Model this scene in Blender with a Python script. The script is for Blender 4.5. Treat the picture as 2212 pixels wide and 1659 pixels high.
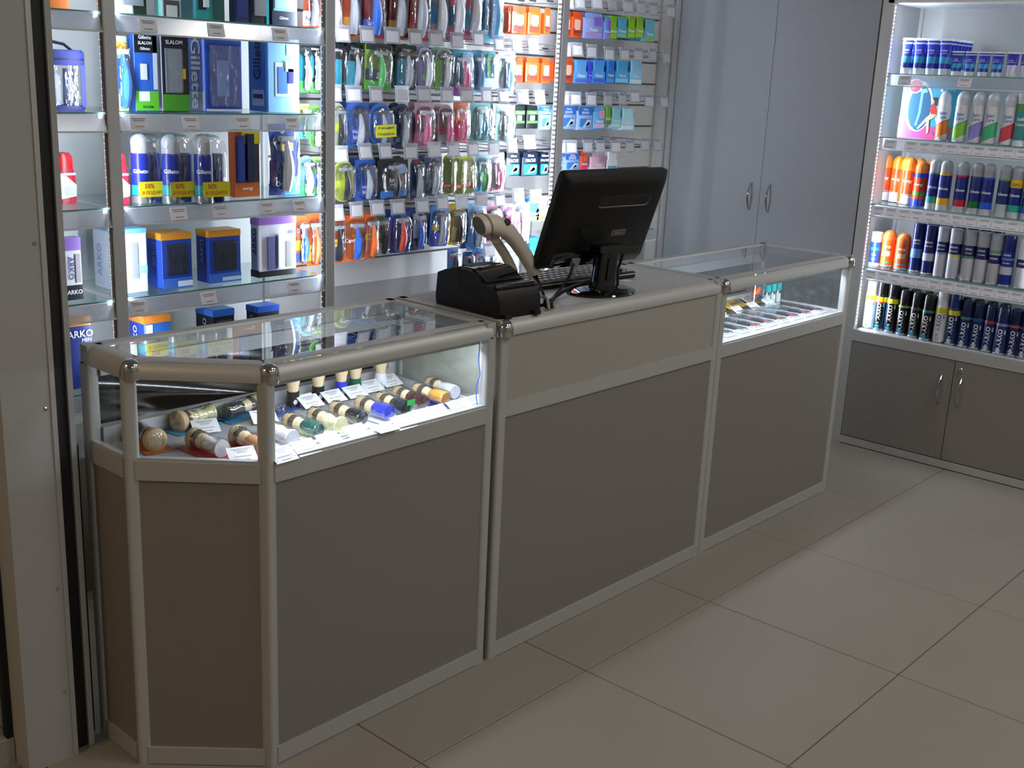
import bpy, bmesh, math, random
from mathutils import Vector, Matrix
random.seed(4)
for _o in list(bpy.data.objects): bpy.data.objects.remove(_o, do_unlink=True)
SC = bpy.context.scene
COL = SC.collection
PI = math.pi

# ------------------------------------------------------------------ camera
F_PX = 2447.8
CAM = Vector((-1.29314, -1.78293, 1.46999))
YAW, PITCH, ROLL = 0.8479, 0.2654, 0.0452
_fwd = Vector((math.sin(YAW)*math.cos(PITCH), math.cos(YAW)*math.cos(PITCH), -math.sin(PITCH)))
_r0 = Vector((math.cos(YAW), -math.sin(YAW), 0))
_u0 = _r0.cross(_fwd)
_R = math.cos(ROLL)*_r0 + math.sin(ROLL)*_u0
_U = -math.sin(ROLL)*_r0 + math.cos(ROLL)*_u0
cd = bpy.data.cameras.new('camera'); cam = bpy.data.objects.new('camera', cd); COL.objects.link(cam)
cd.sensor_width = 36.0; cd.lens = F_PX/2212*36; cd.clip_start = 0.05; cd.clip_end = 50
cam.matrix_world = Matrix(((_R.x, _U.x, -_fwd.x, CAM.x), (_R.y, _U.y, -_fwd.y, CAM.y), (_R.z, _U.z, -_fwd.z, CAM.z), (0, 0, 0, 1)))
SC.camera = cam

def at(x, y, ax, v):
    """pixel -> point on the plane where coordinate ax (0,1,2) equals v"""
    d = _R*((x-1106)/F_PX) - _U*((y-829.5)/F_PX) + _fwd
    t = (v-CAM[ax])/d[ax]
    return CAM + d*t

# ------------------------------------------------------------------ view, world, room lights
vs = SC.view_settings
vs.view_transform = 'Standard'; vs.look = 'None'; vs.gamma = 1.0; vs.use_curve_mapping = False
vs.exposure = 0.0
wd = bpy.data.worlds.new('world'); SC.world = wd; wd.use_nodes = True
wd.node_tree.nodes['Background'].inputs[0].default_value = (0.6, 0.62, 0.66, 1)
wd.node_tree.nodes['Background'].inputs[1].default_value = 0.1

def area(name, loc, direction, sx, sy, power, color, spread=180):
    l = bpy.data.lights.new(name, 'AREA'); l.shape = 'RECTANGLE'; l.size = sx; l.size_y = sy
    l.energy = power; l.color = color; l.spread = math.radians(spread)
    o = bpy.data.objects.new(name, l); COL.objects.link(o)
    o.location = loc
    d = Vector(direction).normalized()
    up = Vector((0, 0, 1)) if abs(d.z) < .95 else Vector((0, 1, 0))
    x = up.cross(-d).normalized(); yv = (-d).cross(x)
    m = Matrix((x, yv, -d)).transposed().to_4x4(); m.translation = Vector(loc); o.matrix_world = m
    return o
COOL = (0.80, 0.87, 1.0); NEUT = (1.0, 0.985, 0.96); WARM = (1.0, 0.70, 0.40)
ROOM_LAMPS = [  # x, y, power, colour
    (0.9, -1.5, 11, NEUT), (2.5, -1.5, 12, NEUT), (0.6, -3.4, 16, NEUT), (2.4, -3.4, 16, NEUT),
    (-1.0, -3.4, 13, NEUT), (-2.6, 0.1, 20, WARM)]
LED_P = 0.88   # master level of the shelf strips

# ------------------------------------------------------------------ materials
def lin(h):
    h = h.lstrip('#'); c = [int(h[i:i+2], 16)/255 for i in (0, 2, 4)]
    return tuple(x/12.92 if x <= .04045 else ((x+.055)/1.055)**2.4 for x in c) + (1,)
_M = {}
def mat(name, col, rough=.5, metal=0.0, spec=.5, noise=0.0, nscale=60, bump=0.0, coat=0.0, grain=None):
    if name in _M: return _M[name]
    m = bpy.data.materials.new(name); m.use_nodes = True; nt = m.node_tree
    b = nt.nodes['Principled BSDF']
    b.inputs['Base Color'].default_value = lin(col); b.inputs['Roughness'].default_value = rough
    b.inputs['Metallic'].default_value = metal; b.inputs['Specular IOR Level'].default_value = spec
    b.inputs['Coat Weight'].default_value = coat
    if noise or bump:
        tc = nt.nodes.new('ShaderNodeTexCoord'); n = nt.nodes.new('ShaderNodeTexNoise')
        n.inputs['Scale'].default_value = nscale; n.inputs['Detail'].default_value = 4
        if grain:
            mp = nt.nodes.new('ShaderNodeMapping'); mp.inputs['Scale'].default_value = grain
            nt.links.new(tc.outputs['Object'], mp.inputs[0]); nt.links.new(mp.outputs[0], n.inputs['Vector'])
        else: nt.links.new(tc.outputs['Object'], n.inputs['Vector'])
        if noise:
            mx = nt.nodes.new('ShaderNodeMix'); mx.data_type = 'RGBA'
            c = lin(col)
            mx.inputs[6].default_value = tuple(max(0, x*(1-noise)) for x in c[:3])+(1,)
            mx.inputs[7].default_value = tuple(min(1, x*(1+noise)) for x in c[:3])+(1,)
            nt.links.new(n.outputs['Fac'], mx.inputs[0]); nt.links.new(mx.outputs[2], b.inputs['Base Color'])
        if bump:
            bp = nt.nodes.new('ShaderNodeBump'); bp.inputs['Strength'].default_value = bump; bp.inputs['Distance'].default_value = .002
            nt.links.new(n.outputs['Fac'], bp.inputs['Height']); nt.links.new(bp.outputs[0], b.inputs['Normal'])
    _M[name] = m; return m
def P(col, rough=.42):            # printed / plastic colour
    return mat('print_'+col.lstrip('#')+'_%d' % int(rough*100), col, rough, noise=.05, nscale=25)
def clear(name, tint, ior, rough=.03, gain=1.0, base=0.0, bump=0.0):
    if name in _M: return _M[name]
    m = bpy.data.materials.new(name); m.use_nodes = True; nt = m.node_tree; nt.nodes.clear()
    o = nt.nodes.new('ShaderNodeOutputMaterial'); mx = nt.nodes.new('ShaderNodeMixShader')
    t = nt.nodes.new('ShaderNodeBsdfTransparent'); t.inputs[0].default_value = tint
    g = nt.nodes.new('ShaderNodeBsdfGlossy'); g.inputs['Roughness'].default_value = rough
    fr = nt.nodes.new('ShaderNodeFresnel'); fr.inputs[0].default_value = ior
    ma = nt.nodes.new('ShaderNodeMath'); ma.operation = 'MULTIPLY_ADD'; ma.inputs[1].default_value = gain; ma.inputs[2].default_value = base
    ma.use_clamp = True
    ge = nt.nodes.new('ShaderNodeNewGeometry'); sb = nt.nodes.new('ShaderNodeMath'); sb.operation = 'SUBTRACT'; sb.inputs[0].default_value = 1.0
    ml = nt.nodes.new('ShaderNodeMath'); ml.operation = 'MULTIPLY'      # reflect once, at the outer face only
    nt.links.new(ge.outputs['Backfacing'], sb.inputs[1])
    nt.links.new(fr.outputs[0], ma.inputs[0]); nt.links.new(ma.outputs[0], ml.inputs[0]); nt.links.new(sb.outputs[0], ml.inputs[1])
    nt.links.new(ml.outputs[0], mx.inputs[0])
    nt.links.new(t.outputs[0], mx.inputs[1]); nt.links.new(g.outputs[0], mx.inputs[2]); nt.links.new(mx.outputs[0], o.inputs[0])
    if bump:
        tc = nt.nodes.new('ShaderNodeTexCoord'); n = nt.nodes.new('ShaderNodeTexNoise'); n.inputs['Scale'].default_value = 55; n.inputs['Detail'].default_value = 2
        mp = nt.nodes.new('ShaderNodeMapping'); mp.inputs['Scale'].default_value = (1, 1, .35)
        bp = nt.nodes.new('ShaderNodeBump'); bp.inputs['Strength'].default_value = bump; bp.inputs['Distance'].default_value = .006
        nt.links.new(tc.outputs['Object'], mp.inputs[0]); nt.links.new(mp.outputs[0], n.inputs['Vector']); nt.links.new(n.outputs['Fac'], bp.inputs['Height'])
        nt.links.new(bp.outputs[0], g.inputs['Normal']); nt.links.new(bp.outputs[0], fr.inputs['Normal'])
    _M[name] = m; return m
def emit(name, col, s):
    if name in _M: return _M[name]
    m = bpy.data.materials.new(name); m.use_nodes = True; nt = m.node_tree; nt.nodes.clear()
    o = nt.nodes.new('ShaderNodeOutputMaterial'); e = nt.nodes.new('ShaderNodeEmission')
    e.inputs[0].default_value = col if len(col) == 4 else col+(1,); e.inputs[1].default_value = s
    nt.links.new(e.outputs[0], o.inputs[0]); _M[name] = m; return m

ALU = mat('anodised_aluminium', '#b0afab', .45, .35, .5, noise=.04, nscale=8, grain=(40, 40, 2))
POSTM = mat('shelving_post_aluminium', '#c2c3c6', .4, .15, .5, noise=.03, nscale=8, grain=(40, 40, 2))
ALU2 = mat('satin_aluminium', '#b8b9ba', .38, .4, .5, noise=.04, nscale=20)
CHROME = mat('chrome', '#c9c9c9', .09, 1.0)
DARKCHROME = mat('dark_chrome', '#8a8784', .12, 1.0)
PANEL = mat('grey_brown_laminate', '#79746e', .5, 0, .35, noise=.06, nscale=300)
PANEL_L = mat('light_grey_laminate', '#959289', .5, 0, .4, noise=.04, nscale=300)
TOPLAM = mat('grey_worktop_laminate', '#a3a3a0', .38, 0, .5, noise=.04, nscale=300)
DECK = mat('white_deck_laminate', '#8b8c8e', .35, 0, .5, noise=.03, nscale=200)
BACKP = mat('pale_grey_back_panel', '#a9aaaa', .5, 0, .4, noise=.03, nscale=200)
BACKLOW = mat('shade_grey_lower_panel', '#8f8f8e', .5, 0, .4, noise=.03, nscale=200)
SLAT = mat('white_slat_melamine', '#c9c9c6', .4, 0, .4, noise=.02, nscale=120)
GROOVE = mat('slat_groove_shadow_line', '#7a7b7c', .6)
DOORG = mat('grey_cabinet_door_laminate', '#969a9f', .5, 0, .4, noise=.03, nscale=300)
TILE = mat('beige_floor_tile', '#857f76', .5, 0, .25, noise=.05, nscale=3, bump=.04)
GROUT = mat('dark_grout', '#6a6358', .8)
WALLW = mat('painted_wall', '#a29f98', .8, noise=.03, nscale=12)
CEIL = mat('ceiling_paint', '#bdbab4', .9, noise=.02, nscale=12)
BLACK = mat('black_plastic', '#060607', .42, 0, .35)
GLOSSB = mat('gloss_black_plastic', '#08080a', .06, 0, .6, coat=.4)
RUBBER = mat('black_rubber_seal', '#060606', .6)
FRAMEP = mat('grey_painted_frame', '#a09f9b', .5, 0, .4, noise=.03, nscale=80)
BEIGEP = mat('beige_grey_scanner_plastic', '#c4baa9', .4, noise=.04, nscale=80)
GREYP = mat('dark_grey_plastic', '#4a4a47', .45)
FILM = mat('black_crinkled_film', '#100d0b', .16, 0, .7)
GLASS = clear('counter_glass', (.95, .97, .965, 1), 1.5, .0, 1.0, .015)
GLASST = clear('counter_top_glass', (.93, .96, .95, 1), 1.5, .0, 1.7, .03)
SHELFG = clear('shelf_glass', (.84, .93, .91, 1), 1.5, .02, 1.0, .04)
GLASSEDGE = mat('green_glass_edge', '#5d8a86', .15, 0, .6)
def holder():
    m = bpy.data.materials.new('clear_price_rail'); m.use_nodes = True; nt = m.node_tree; nt.nodes.clear()
    N = nt.nodes.new; o = N('ShaderNodeOutputMaterial')
    t = N('ShaderNodeBsdfTransparent'); t.inputs[0].default_value = (.88, .9, .93, 1)
    tl = N('ShaderNodeBsdfTranslucent'); tl.inputs[0].default_value = (.75, .77, .82, 1)
    df = N('ShaderNodeBsdfDiffuse'); df.inputs[0].default_value = (.6, .62, .66, 1)
    g = N('ShaderNodeBsdfGlossy'); g.inputs['Roughness'].default_value = .15
    m1 = N('ShaderNodeMixShader'); m1.inputs[0].default_value = .5
    m2 = N('ShaderNodeMixShader'); m2.inputs[0].default_value = .42
    m3 = N('ShaderNodeMixShader'); m3.inputs[0].default_value = .12
    L = nt.links.new
    L(tl.outputs[0], m1.inputs[1]); L(df.outputs[0], m1.inputs[2]); L(t.outputs[0], m2.inputs[1]); L(m1.outputs[0], m2.inputs[2])
    L(m2.outputs[0], m3.inputs[1]); L(g.outputs[0], m3.inputs[2]); L(m3.outputs[0], o.inputs[0])
    return m
HOLDER = holder()
BUBBLE = clear('clear_blister', (.95, .96, .97, 1), 1.5, .11, 2.2, .13, 1.0)
CAPCLEAR = mat('frosted_grey_cap', '#a3a5ad', .25, 0, .6)
PAPER = mat('white_card', '#c9c8c9', .6, noise=.02, nscale=60)
TAGP = mat('price_tag_paper', '#d4d3d8', .55, noise=.02, nscale=60)
INK = mat('grey_print_ink', '#85858c', .6)
WHITEP = mat('white_plastic', '#d8d8da', .35)
WIRE = mat('zinc_wire', '#9da0a3', .3, .85)

# ------------------------------------------------------------------ mesh helpers
class G:
    def __init__(s): s.v = []; s.f = []
    def box(s, x0, x1, y0, y1, z0, z1):
        b = len(s.v)
        s.v += [(x, y, z) for z in (z0, z1) for x, y in ((x0, y0), (x1, y0), (x1, y1), (x0, y1))]
        s.f += [(b+3, b+2, b+1, b), (b+4, b+5, b+6, b+7)] + [(b+i, b+(i+1) % 4, b+4+(i+1) % 4, b+4+i) for i in range(4)]
        return s
    def prism(s, poly, lo, hi, ax=2):
        b = len(s.v); n = len(poly)
        for h in (lo, hi):
            for a, c in poly:
                s.v.append((a, c, h) if ax == 2 else ((h, a, c) if ax == 0 else (a, h, c)))
        s.f.append(tuple(b+n-1-i for i in range(n))); s.f.append(tuple(b+n+i for i in range(n)))
        s.f += [(b+i, b+(i+1) % n, b+n+(i+1) % n, b+n+i) for i in range(n)]
        return s
    def lathe(s, prof, n=20, c=(0, 0)):
        b = len(s.v); m = len(prof)
        for r, z in prof:
            for i in range(n):
                a = 2*PI*i/n; s.v.append((c[0]+r*math.cos(a), c[1]+r*math.sin(a), z))
        for j in range(m-1):
            for i in range(n):
                k = (i+1) % n
                s.f.append((b+j*n+i, b+j*n+k, b+(j+1)*n+k, b+(j+1)*n+i))
        s.f.append(tuple(b+n-1-i for i in range(n))); s.f.append(tuple(b+(m-1)*n+i for i in range(n)))
        return s
    def tube(s, pts, r, n=8, sx=1.0):
        pts = [Vector(p) for p in pts]; b = len(s.v); k = len(pts)
        rs = r if isinstance(r, (list, tuple)) else [r]*k
        t = (pts[1]-pts[0]).normalized()
        u = t.orthogonal().normalized()
        for i, p in enumerate(pts):
            t2 = (pts[min(i+1, k-1)]-pts[max(i-1, 0)]).normalized()
            u = (u-t2*u.dot(t2)).normalized(); w = t2.cross(u)
            for j in range(n):
                a = 2*PI*j/n; s.v.append(tuple(p+(u*math.cos(a)*sx+w*math.sin(a))*rs[i]))
        for i in range(k-1):
            for j in range(n):
                q = (j+1) % n
                s.f.append((b+i*n+j, b+i*n+q, b+(i+1)*n+q, b+(i+1)*n+j))
        s.f.append(tuple(b+n-1-j for j in range(n))); s.f.append(tuple(b+(k-1)*n+j for j in range(n)))
        return s
    def loft(s, rings, cap=True):
        b = len(s.v); n = len(rings[0])
        for r in rings: s.v += [tuple(p) for p in r]
        for i in range(len(rings)-1):
            for j in range(n):
                q = (j+1) % n
                s.f.append((b+i*n+j, b+i*n+q, b+(i+1)*n+q, b+(i+1)*n+j))
        if cap:
            s.f.append(tuple(b+n-1-j for j in range(n))); s.f.append(tuple(b+(len(rings)-1)*n+j for j in range(n)))
        return s
    def add(s, vs, fs, fn=None):
        b = len(s.v); s.v += [fn(*p) if fn else tuple(p) for p in vs]; s.f += [tuple(b+i for i in f) for f in fs]
        return s
    def xf(s, M):
        s.v = [tuple(M @ Vector(p)) for p in s.v]; return s
    def mesh(s, name, smooth=False):
        me = bpy.data.meshes.new(name); me.from_pydata(s.v, [], s.f)
        if smooth:
            for p in me.polygons: p.use_smooth = True
            try: me.set_sharp_from_angle(angle=math.radians(38))
            except Exception: pass
        me.materials.append(None); me.update(); return me
_MESH = {}
def link(name, me, m, parent=None, loc=None, rz=0.0):
    o = bpy.data.objects.new(name, me); COL.objects.link(o)
    if len(o.material_slots) == 0: me.materials.append(None)
    o.material_slots[0].link = 'OBJECT'; o.material_slots[0].material = m
    if parent: o.parent = parent
    if loc is not None: o.location = loc
    if rz: o.rotation_euler = (0, 0, rz)
    return o
def part(name, geo, m, parent=None, smooth=False, key=None, loc=None, rz=0.0):
    if key is not None and key in _MESH: me = _MESH[key]
    else:
        g = geo() if callable(geo) else geo
        me = g.mesh(name, smooth)
        if key is not None: _MESH[key] = me
    return link(name, me, m, parent, loc, rz)
def thing(name, label, cat, loc=(0, 0, 0), rz=0.0, group=None):
    o = bpy.data.objects.new(name, None); COL.objects.link(o); o.empty_display_size = .05
    o.location = loc; o.rotation_euler = (0, 0, rz); o['label'] = label; o['category'] = cat
    if group: o['group'] = group
    return o
def tag(o, label, cat, group=None):
    o['label'] = label; o['category'] = cat
    if group: o['group'] = group
    return o
def struct(o, label=None):
    o['kind'] = 'structure'
    if label: o['label'] = label; o['category'] = label.split()[-1]
    return o
def bevbox(sx, sy, sz, r, seg=2):
    """box centred in x,y with base at z=0 and rounded edges"""
    bm = bmesh.new(); bmesh.ops.create_cube(bm, size=1.0)
    for v in bm.verts: v.co = Vector((v.co.x*sx, v.co.y*sy, (v.co.z+.5)*sz))
    bmesh.ops.bevel(bm, geom=list(bm.edges), offset=r, segments=seg, profile=.5, affect='EDGES')
    g = G(); bm.verts.index_update()
    g.v = [tuple(v.co) for v in bm.verts]; g.f = [tuple(v.index for v in f.verts) for f in bm.faces]
    bm.free(); return g
def rrect(w, h, r, n=4, cx=0, cz=0):
    """rounded rectangle outline, ccw, (a, b) pairs, centred at cx, cz"""
    p = []
    for sx, sz, a0 in ((1, 1, 0), (-1, 1, 90), (-1, -1, 180), (1, -1, 270)):
        for i in range(n+1):
            a = math.radians(a0+90*i/n)
            p.append((cx+sx*(w/2-r)+r*math.cos(a), cz+sz*(h/2-r)+r*math.sin(a)))
    return p
_TXT = {}
def txt(s):
    if s in _TXT: return _TXT[s]
    c = bpy.data.curves.new('t', 'FONT'); c.body = s; c.size = 1.0; c.resolution_u = 2; c.offset = .016; c.align_x = 'CENTER'
    c.fill_mode = 'FRONT'
    o = bpy.data.objects.new('t', c)
    me = o.to_mesh()
    vs = [(v.co.x, v.co.y) for v in me.vertices]; fs = [tuple(p.vertices) for p in me.polygons]
    o.to_mesh_clear(); bpy.data.objects.remove(o); bpy.data.curves.remove(c)
    if vs:
        x0 = min(v[0] for v in vs); x1 = max(v[0] for v in vs); y1 = max(v[1] for v in vs); y0 = min(v[1] for v in vs)
        vs = [(a-(x0+x1)/2, b-(y0+y1)/2) for a, b in vs]
        W, H = x1-x0, y1-y0
    else: W = H = 1
    _TXT[s] = (vs, fs, W, H); return _TXT[s]
def text_flat(g, s, o, right, up, width=None, height=None, rot=0):
    """adds lettering to g on a plane; o centre, right/up unit vectors, rot in quarter turns ccw"""
    vs, fs, W, H = txt(s)
    k = width/W if width else height/H
    ky = k if not (width and height) else height/H
    o = Vector(o); right = Vector(right); up = Vector(up)
    for _ in range(rot % 4): right, up = up, -right
    g.add([(a, b, 0) for a, b in vs], fs, lambda a, b, c: tuple(o+right*(a*k)+up*(b*ky)))
    return g
def text_cyl(g, s, r, z, height, ang=PI, rot=0, width=None):
    vs, fs, W, H = txt(s); k = height/H; kx = width/W if width else k
    def fn(a, b, c):
        a, b = a*kx, b*k
        if rot == 1: a, b = -b, a
        t = ang+a/r
        return (r*math.cos(t), r*math.sin(t), z+b)
    g.add([(a, b, 0) for a, b in vs], fs, fn); return g
def band_cyl(g, r, z0, z1, a0=0, a1=2*PI, n=24, slant=0.0):
    b = len(g.v)
    full = abs(a1-a0-2*PI) < 1e-4
    m = n if full else n+1
    for i in range(m):
        t = a0+(a1-a0)*i/n
        dz = slant*math.sin(t-PI) if slant else 0
        g.v.append((r*math.cos(t), r*math.sin(t), z0+dz)); g.v.append((r*math.cos(t), r*math.sin(t), z1+(dz if slant else 0)))
    for i in range(n):
        j = (i+1) % m
        g.f.append((b+2*i, b+2*j, b+2*j+1, b+2*i+1))
    return g
ORD = ['first', 'second', 'third', 'fourth', 'fifth', 'sixth', 'seventh', 'eighth', 'ninth', 'tenth', 'eleventh', 'twelfth', 'thirteenth', 'fourteenth', 'fifteenth']

# ------------------------------------------------------------------ the room
T = 0.5834; TX, TY = 0.8254, -0.2106
floor = part('floor', G().box(-3.2, 3.6, -4.6, 1.5, -.06, -.006), GROUT); struct(floor)
for i in range(-7, 6):
    for j in range(-8, 4):
        x0, y0 = TX+i*T, TY+j*T
        x1, y1 = x0+T, y0+T
        x0c, x1c, y0c, y1c = max(x0, -3.2), min(x1, 3.6), max(y0, -4.6), min(y1, 1.5)
        if x1c-x0c < .02 or y1c-y0c < .02: continue
        w, h = x1c-x0c-.0026, y1c-y0c-.0026
        def geo(w=w, h=h):
            e = .0015
            return G().loft([[(-w/2, -h/2, 0), (w/2, -h/2, 0), (w/2, h/2, 0), (-w/2, h/2, 0)],
                             [(-w/2, -h/2, .006-e), (w/2, -h/2, .006-e), (w/2, h/2, .006-e), (-w/2, h/2, .006-e)],
                             [(-w/2+e, -h/2+e, .006), (w/2-e, -h/2+e, .006), (w/2-e, h/2-e, .006), (-w/2+e, h/2-e, .006)]])
        part('floor_tile', geo, TILE, floor, key=('tile', round(w, 3), round(h, 3)), loc=((x0c+x1c)/2, (y0c+y1c)/2, -.006))
struct(part('wall_back', G().box(-3.2, 3.6, 1.42, 1.5, 0, 2.8), WALLW))
struct(part('wall_right', G().box(3.52, 3.6, -4.6, 1.42, 0, 2.8), WALLW))
struct(part('wall_left', G().box(-3.28, -3.2, -4.6, 1.5, 0, 2.8), WALLW))
struct(part('wall_front', G().box(-3.2, 3.6, -4.68, -4.6, 0, 2.8), WALLW))
struct(part('ceiling', G().box(-3.28, 3.6, -4.68, 1.5, 2.8, 2.86), CEIL))
# shop-front frame beside the counter
tr = part('trim_1', G().box(-.378, -.280, .335, .41, 0, 2.8), FRAMEP); struct(tr)
part('edge_bead', G().box(-.280, -.270, .332, .36, 0, 2.8), ALU, tr)
for z in (.40, .79, 1.12, .16):
    part('screw', lambda: G().lathe([(.004, 0), (.004, .001), (.002, .0022)], 10).xf(Matrix.Rotation(PI/2, 4, 'X')), CHROME, tr, key='screw', loc=(-.291, .335, z))
t2 = part('trim_2', G().box(-.270, -.238, .352, .40, 0, 2.8), RUBBER); struct(t2)
t3 = part('trim_3', G().box(-.238, -.226, .345, .40, 0, 2.8), FRAMEP); struct(t3)
struct(part('gap_shade_filler', G().box(-.226, -.199, .392, .40, 0, .68), RUBBER))  # added black sheet, stands in for the dark gap between frame and counter
w1 = part('window_1', G().box(-1.5, -.385, .404, .412, .06, 2.6), GLASS); struct(w1)
part('window_seal', G().box(-.392, -.380, .398, .418, 0, 2.8), RUBBER, w1)
part('window_frame', G().box(-1.5, -.38, .395, .42, 0, .06), FRAMEP, w1)

def ceiling_light(x, y, power, colr):
    t = thing('ceiling_light', 'square recessed ceiling light panel above the shop floor', 'light', (x, y, 2.8), 0, 'recessed ceiling lights')
    part('frame', lambda: G().box(-.32, -.30, -.32, .32, -.012, 0).box(.30, .32, -.32, .32, -.012, 0).box(-.3, .3, -.32, -.30, -.012, 0).box(-.3, .3, .30, .32, -.012, 0), ALU2, t, key='clf')
    part('diffuser', lambda: G().box(-.3, .3, -.3, .3, -.006, 0), emit('ceiling_diffuser_%02d' % int(colr[2]*100), colr, 3.0), t, key='cld')
    area('ceiling_lamp', (x, y, 2.785), (0, 0, -1), .56, .56, power, colr)
for x, y, p, c_ in ROOM_LAMPS: ceiling_light(x, y, p, c_)

# ------------------------------------------------------------------ counters
def quarter(a, b, r, z1, outward, n=7):
    """quarter-round rail from a to b (xy), outer side at 'outward', top at z1, radius r"""
    a = Vector((a[0], a[1], 0)); b = Vector((b[0], b[1], 0)); o = Vector((outward[0], outward[1], 0)).normalized()
    rings = []
    for p in (a, b):
        ring = [p - o*(r+.012) + Vector((0, 0, z1)), p - o*(r+.012) + Vector((0, 0, z1-.012)), p-o*.006+Vector((0, 0, z1-r-.006)), p+Vector((0, 0, z1-r-.006))]
        for i in range(n+1):
            t = PI/2*i/n
            ring.append(p - o*r + o*(r*math.cos(t)) + Vector((0, 0, z1-r+r*math.sin(t))))
        rings.append(ring)
    g = G().loft(rings); return g
def post(x, y, z0, z1, s=.03, rnd=.012):
    return G().prism(rrect(s, s, rnd, 4, x, y), z0, z1)
HC = .9; ZG0, ZR0 = .693, .652; RR = .031
def rail_box(a, b, th, z0, z1, inset=0.0):
    a = Vector(a); b = Vector(b); d = (b-a).normalized(); n = Vector((-d.y, d.x))
    p = [a+n*inset, b+n*inset, b+n*(inset+th), a+n*(inset+th)]
    return G().prism([(q.x, q.y) for q in p], z0, z1)
def corner_cap(t, x, y, outward):
    """chrome corner joint: rounded dome over a short collar, flush with the rails"""
    r = .021
    prof = [(r*.96, -.040), (r, -.038), (r, -.020)]+[(r*math.cos(a), -.020+r*math.sin(a)) for a in [PI/2*i/7 for i in range(1, 8)]]
    prof[-1] = (.001, prof[-1][1])
    o = Vector((outward[0], outward[1])).normalized()
    part('corner_cap', lambda: G().lathe(prof, 24), CHROME, t, True, 'cap', (x-o.x*.019, y-o.y*.019, HC+.001))

def led(parent, a, b, nrm, m, wide=.008, n=None, dot=.0022):
    """strip with separate diode dots on it"""
    a = Vector(a); b = Vector(b); d = (b-a); L = d.length; d.normalize(); nrm = Vector(nrm).normalized(); s = d.cross(nrm).normalized()
    n = n or int(L/.016); g = G()
    for i in range(n):
        c = a+d*(L*(i+.5)/n)+nrm*.0012
        ring = []
        for q in range(8):
            t = 2*PI*q/8
            ring.append(c+s*(dot*math.cos(t))+d*(dot*math.sin(t)))
        g.loft([ring, [p+nrm*.0015 for p in ring]])
    o = part('diodes', g, m, parent); o['kind'] = 'stuff'
    return o

def counter(name, label, poly, glass_edges, solid_edges, rails, caps, deck, glazed=True):
    t = thing(name, label, 'counter')
    C_ = Vector((sum(p[0] for p in poly)/len(poly), sum(p[1] for p in poly)/len(poly)))
    def outw(a, b):
        d = (Vector(b)-Vector(a)).normalized(); n = Vector((d.y, -d.x))
        if n.dot(Vector(a)-C_) < 0: n = -n
        return n
    s = .03
    for p in poly:
        v = Vector(p); 
        pr = [q for q in poly if q != p]
        i = poly.index(p); n1 = outw(poly[i-1], p); n2 = outw(p, poly[(i+1) % len(poly)]); nn = (n1+n2).normalized()
        c = v - nn*(.015/max(.3, nn.dot(n1)))
        part('post', lambda: G().prism(rrect(.03, .03, .008, 4), 0, .866), ALU, t, True, 'cpost', (c.x, c.y, 0), math.atan2(nn.y, nn.x)-PI/4)
    N = len(poly)
    for i in range(N):
        a, b = poly[i], poly[(i+1) % N]
        o = outw(a, b); d = (Vector(b)-Vector(a)).normalized(); L = (Vector(b)-Vector(a)).length
        a2, b2 = Vector(a)+d*.016, Vector(b)-d*.016
        def slab(name, m, z0, z1, th, ins, e=0.0):
            p0, p1 = a2-d*e-o*ins, b2+d*e-o*ins
            q = [p0, p1, p1-o*th, p0-o*th]
            if (q[1]-q[0]).cross(q[3]-q[0]) < 0: q = q[::-1]
            return part(name, G().prism([(w.x, w.y) for w in q], z0, z1), m, t)
        slab('bottom_rail', ALU, .002, .042, .022, .001)
        if glazed:
            slab('middle_rail', ALU, ZR0, ZG0, .022, .001)
            slab('lower_panel', PANEL, .04, ZR0+.002, .016, .006, .004)
            if i in glass_edges:
                slab('glass_pane', GLASS, ZG0-.002, .862, .004, .009, .004)
                slab('glass_bead', ALU2, ZG0, ZG0+.006, .014, .004, .002)
        else:
            if i in solid_edges:
                slab('middle_rail', ALU, .657, .695, .022, .001)
                slab('lower_panel', PANEL, .04, .66, .016, .006, .004)
                slab('upper_panel', PANEL_L, .693, .87, .016, .006, .004)
        if i in rails:
            e = .018
            part('top_rail', quarter(Vector(a)+d*e*.7, Vector(b)-d*e*.7, RR, HC, o), ALU, t, True)
        else:
            slab('top_rail', ALU, .868, HC, .028, .0, .01)
    for k in caps: corner_cap(t, poly[k][0], poly[k][1], -(C_-Vector(poly[k])))
    inner = []
    if glazed:
        part('deck', G().prism([(p[0]+(C_.x-p[0])*.04, p[1]+(C_.y-p[1])*.05) for p in poly], ZG0-.012, ZG0-.004), DECK, t)
        part('glass_top', G().prism([(p[0]+(C_.x-p[0])*.045, p[1]+(C_.y-p[1])*.06) for p in poly], HC-.008, HC-.003), GLASST, t)
    else:
        part('worktop', G().prism([(p[0]+(C_.x-p[0])*.02, p[1]+(C_.y-p[1])*.1) for p in poly], HC-.02, HC-.0005), TOPLAM, t)
    return t

LX0, LX1 = -.195, .667
polyL = [(LX0, .205), (0.0, 0.0), (LX1, 0.0), (LX1, .38), (LX0, .38)]
cL = counter('glass_counter', 'aluminium framed glass counter with chamfered corner, full of shaving brushes', polyL, (0, 1, 2, 4), (), (0, 1, 4), (0, 1), None)
polyM = [(.679, -.004), (1.672, -.004), (1.672, .38), (.679, .38)]
cM = counter('cash_desk', 'solid grey cash desk counter carrying the black monitor', polyM, (), (0, 1, 3), (0,), (0,), None, glazed=False)
polyR = [(1.679, 0.0), (2.556, 0.0), (2.556, .38), (1.679, .38)]
cR = counter('glass_counter', 'aluminium framed glass counter with flat packs, beside the grey wardrobe', polyR, (0, 1, 3), (), (0,), (0, 1), None)
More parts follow.
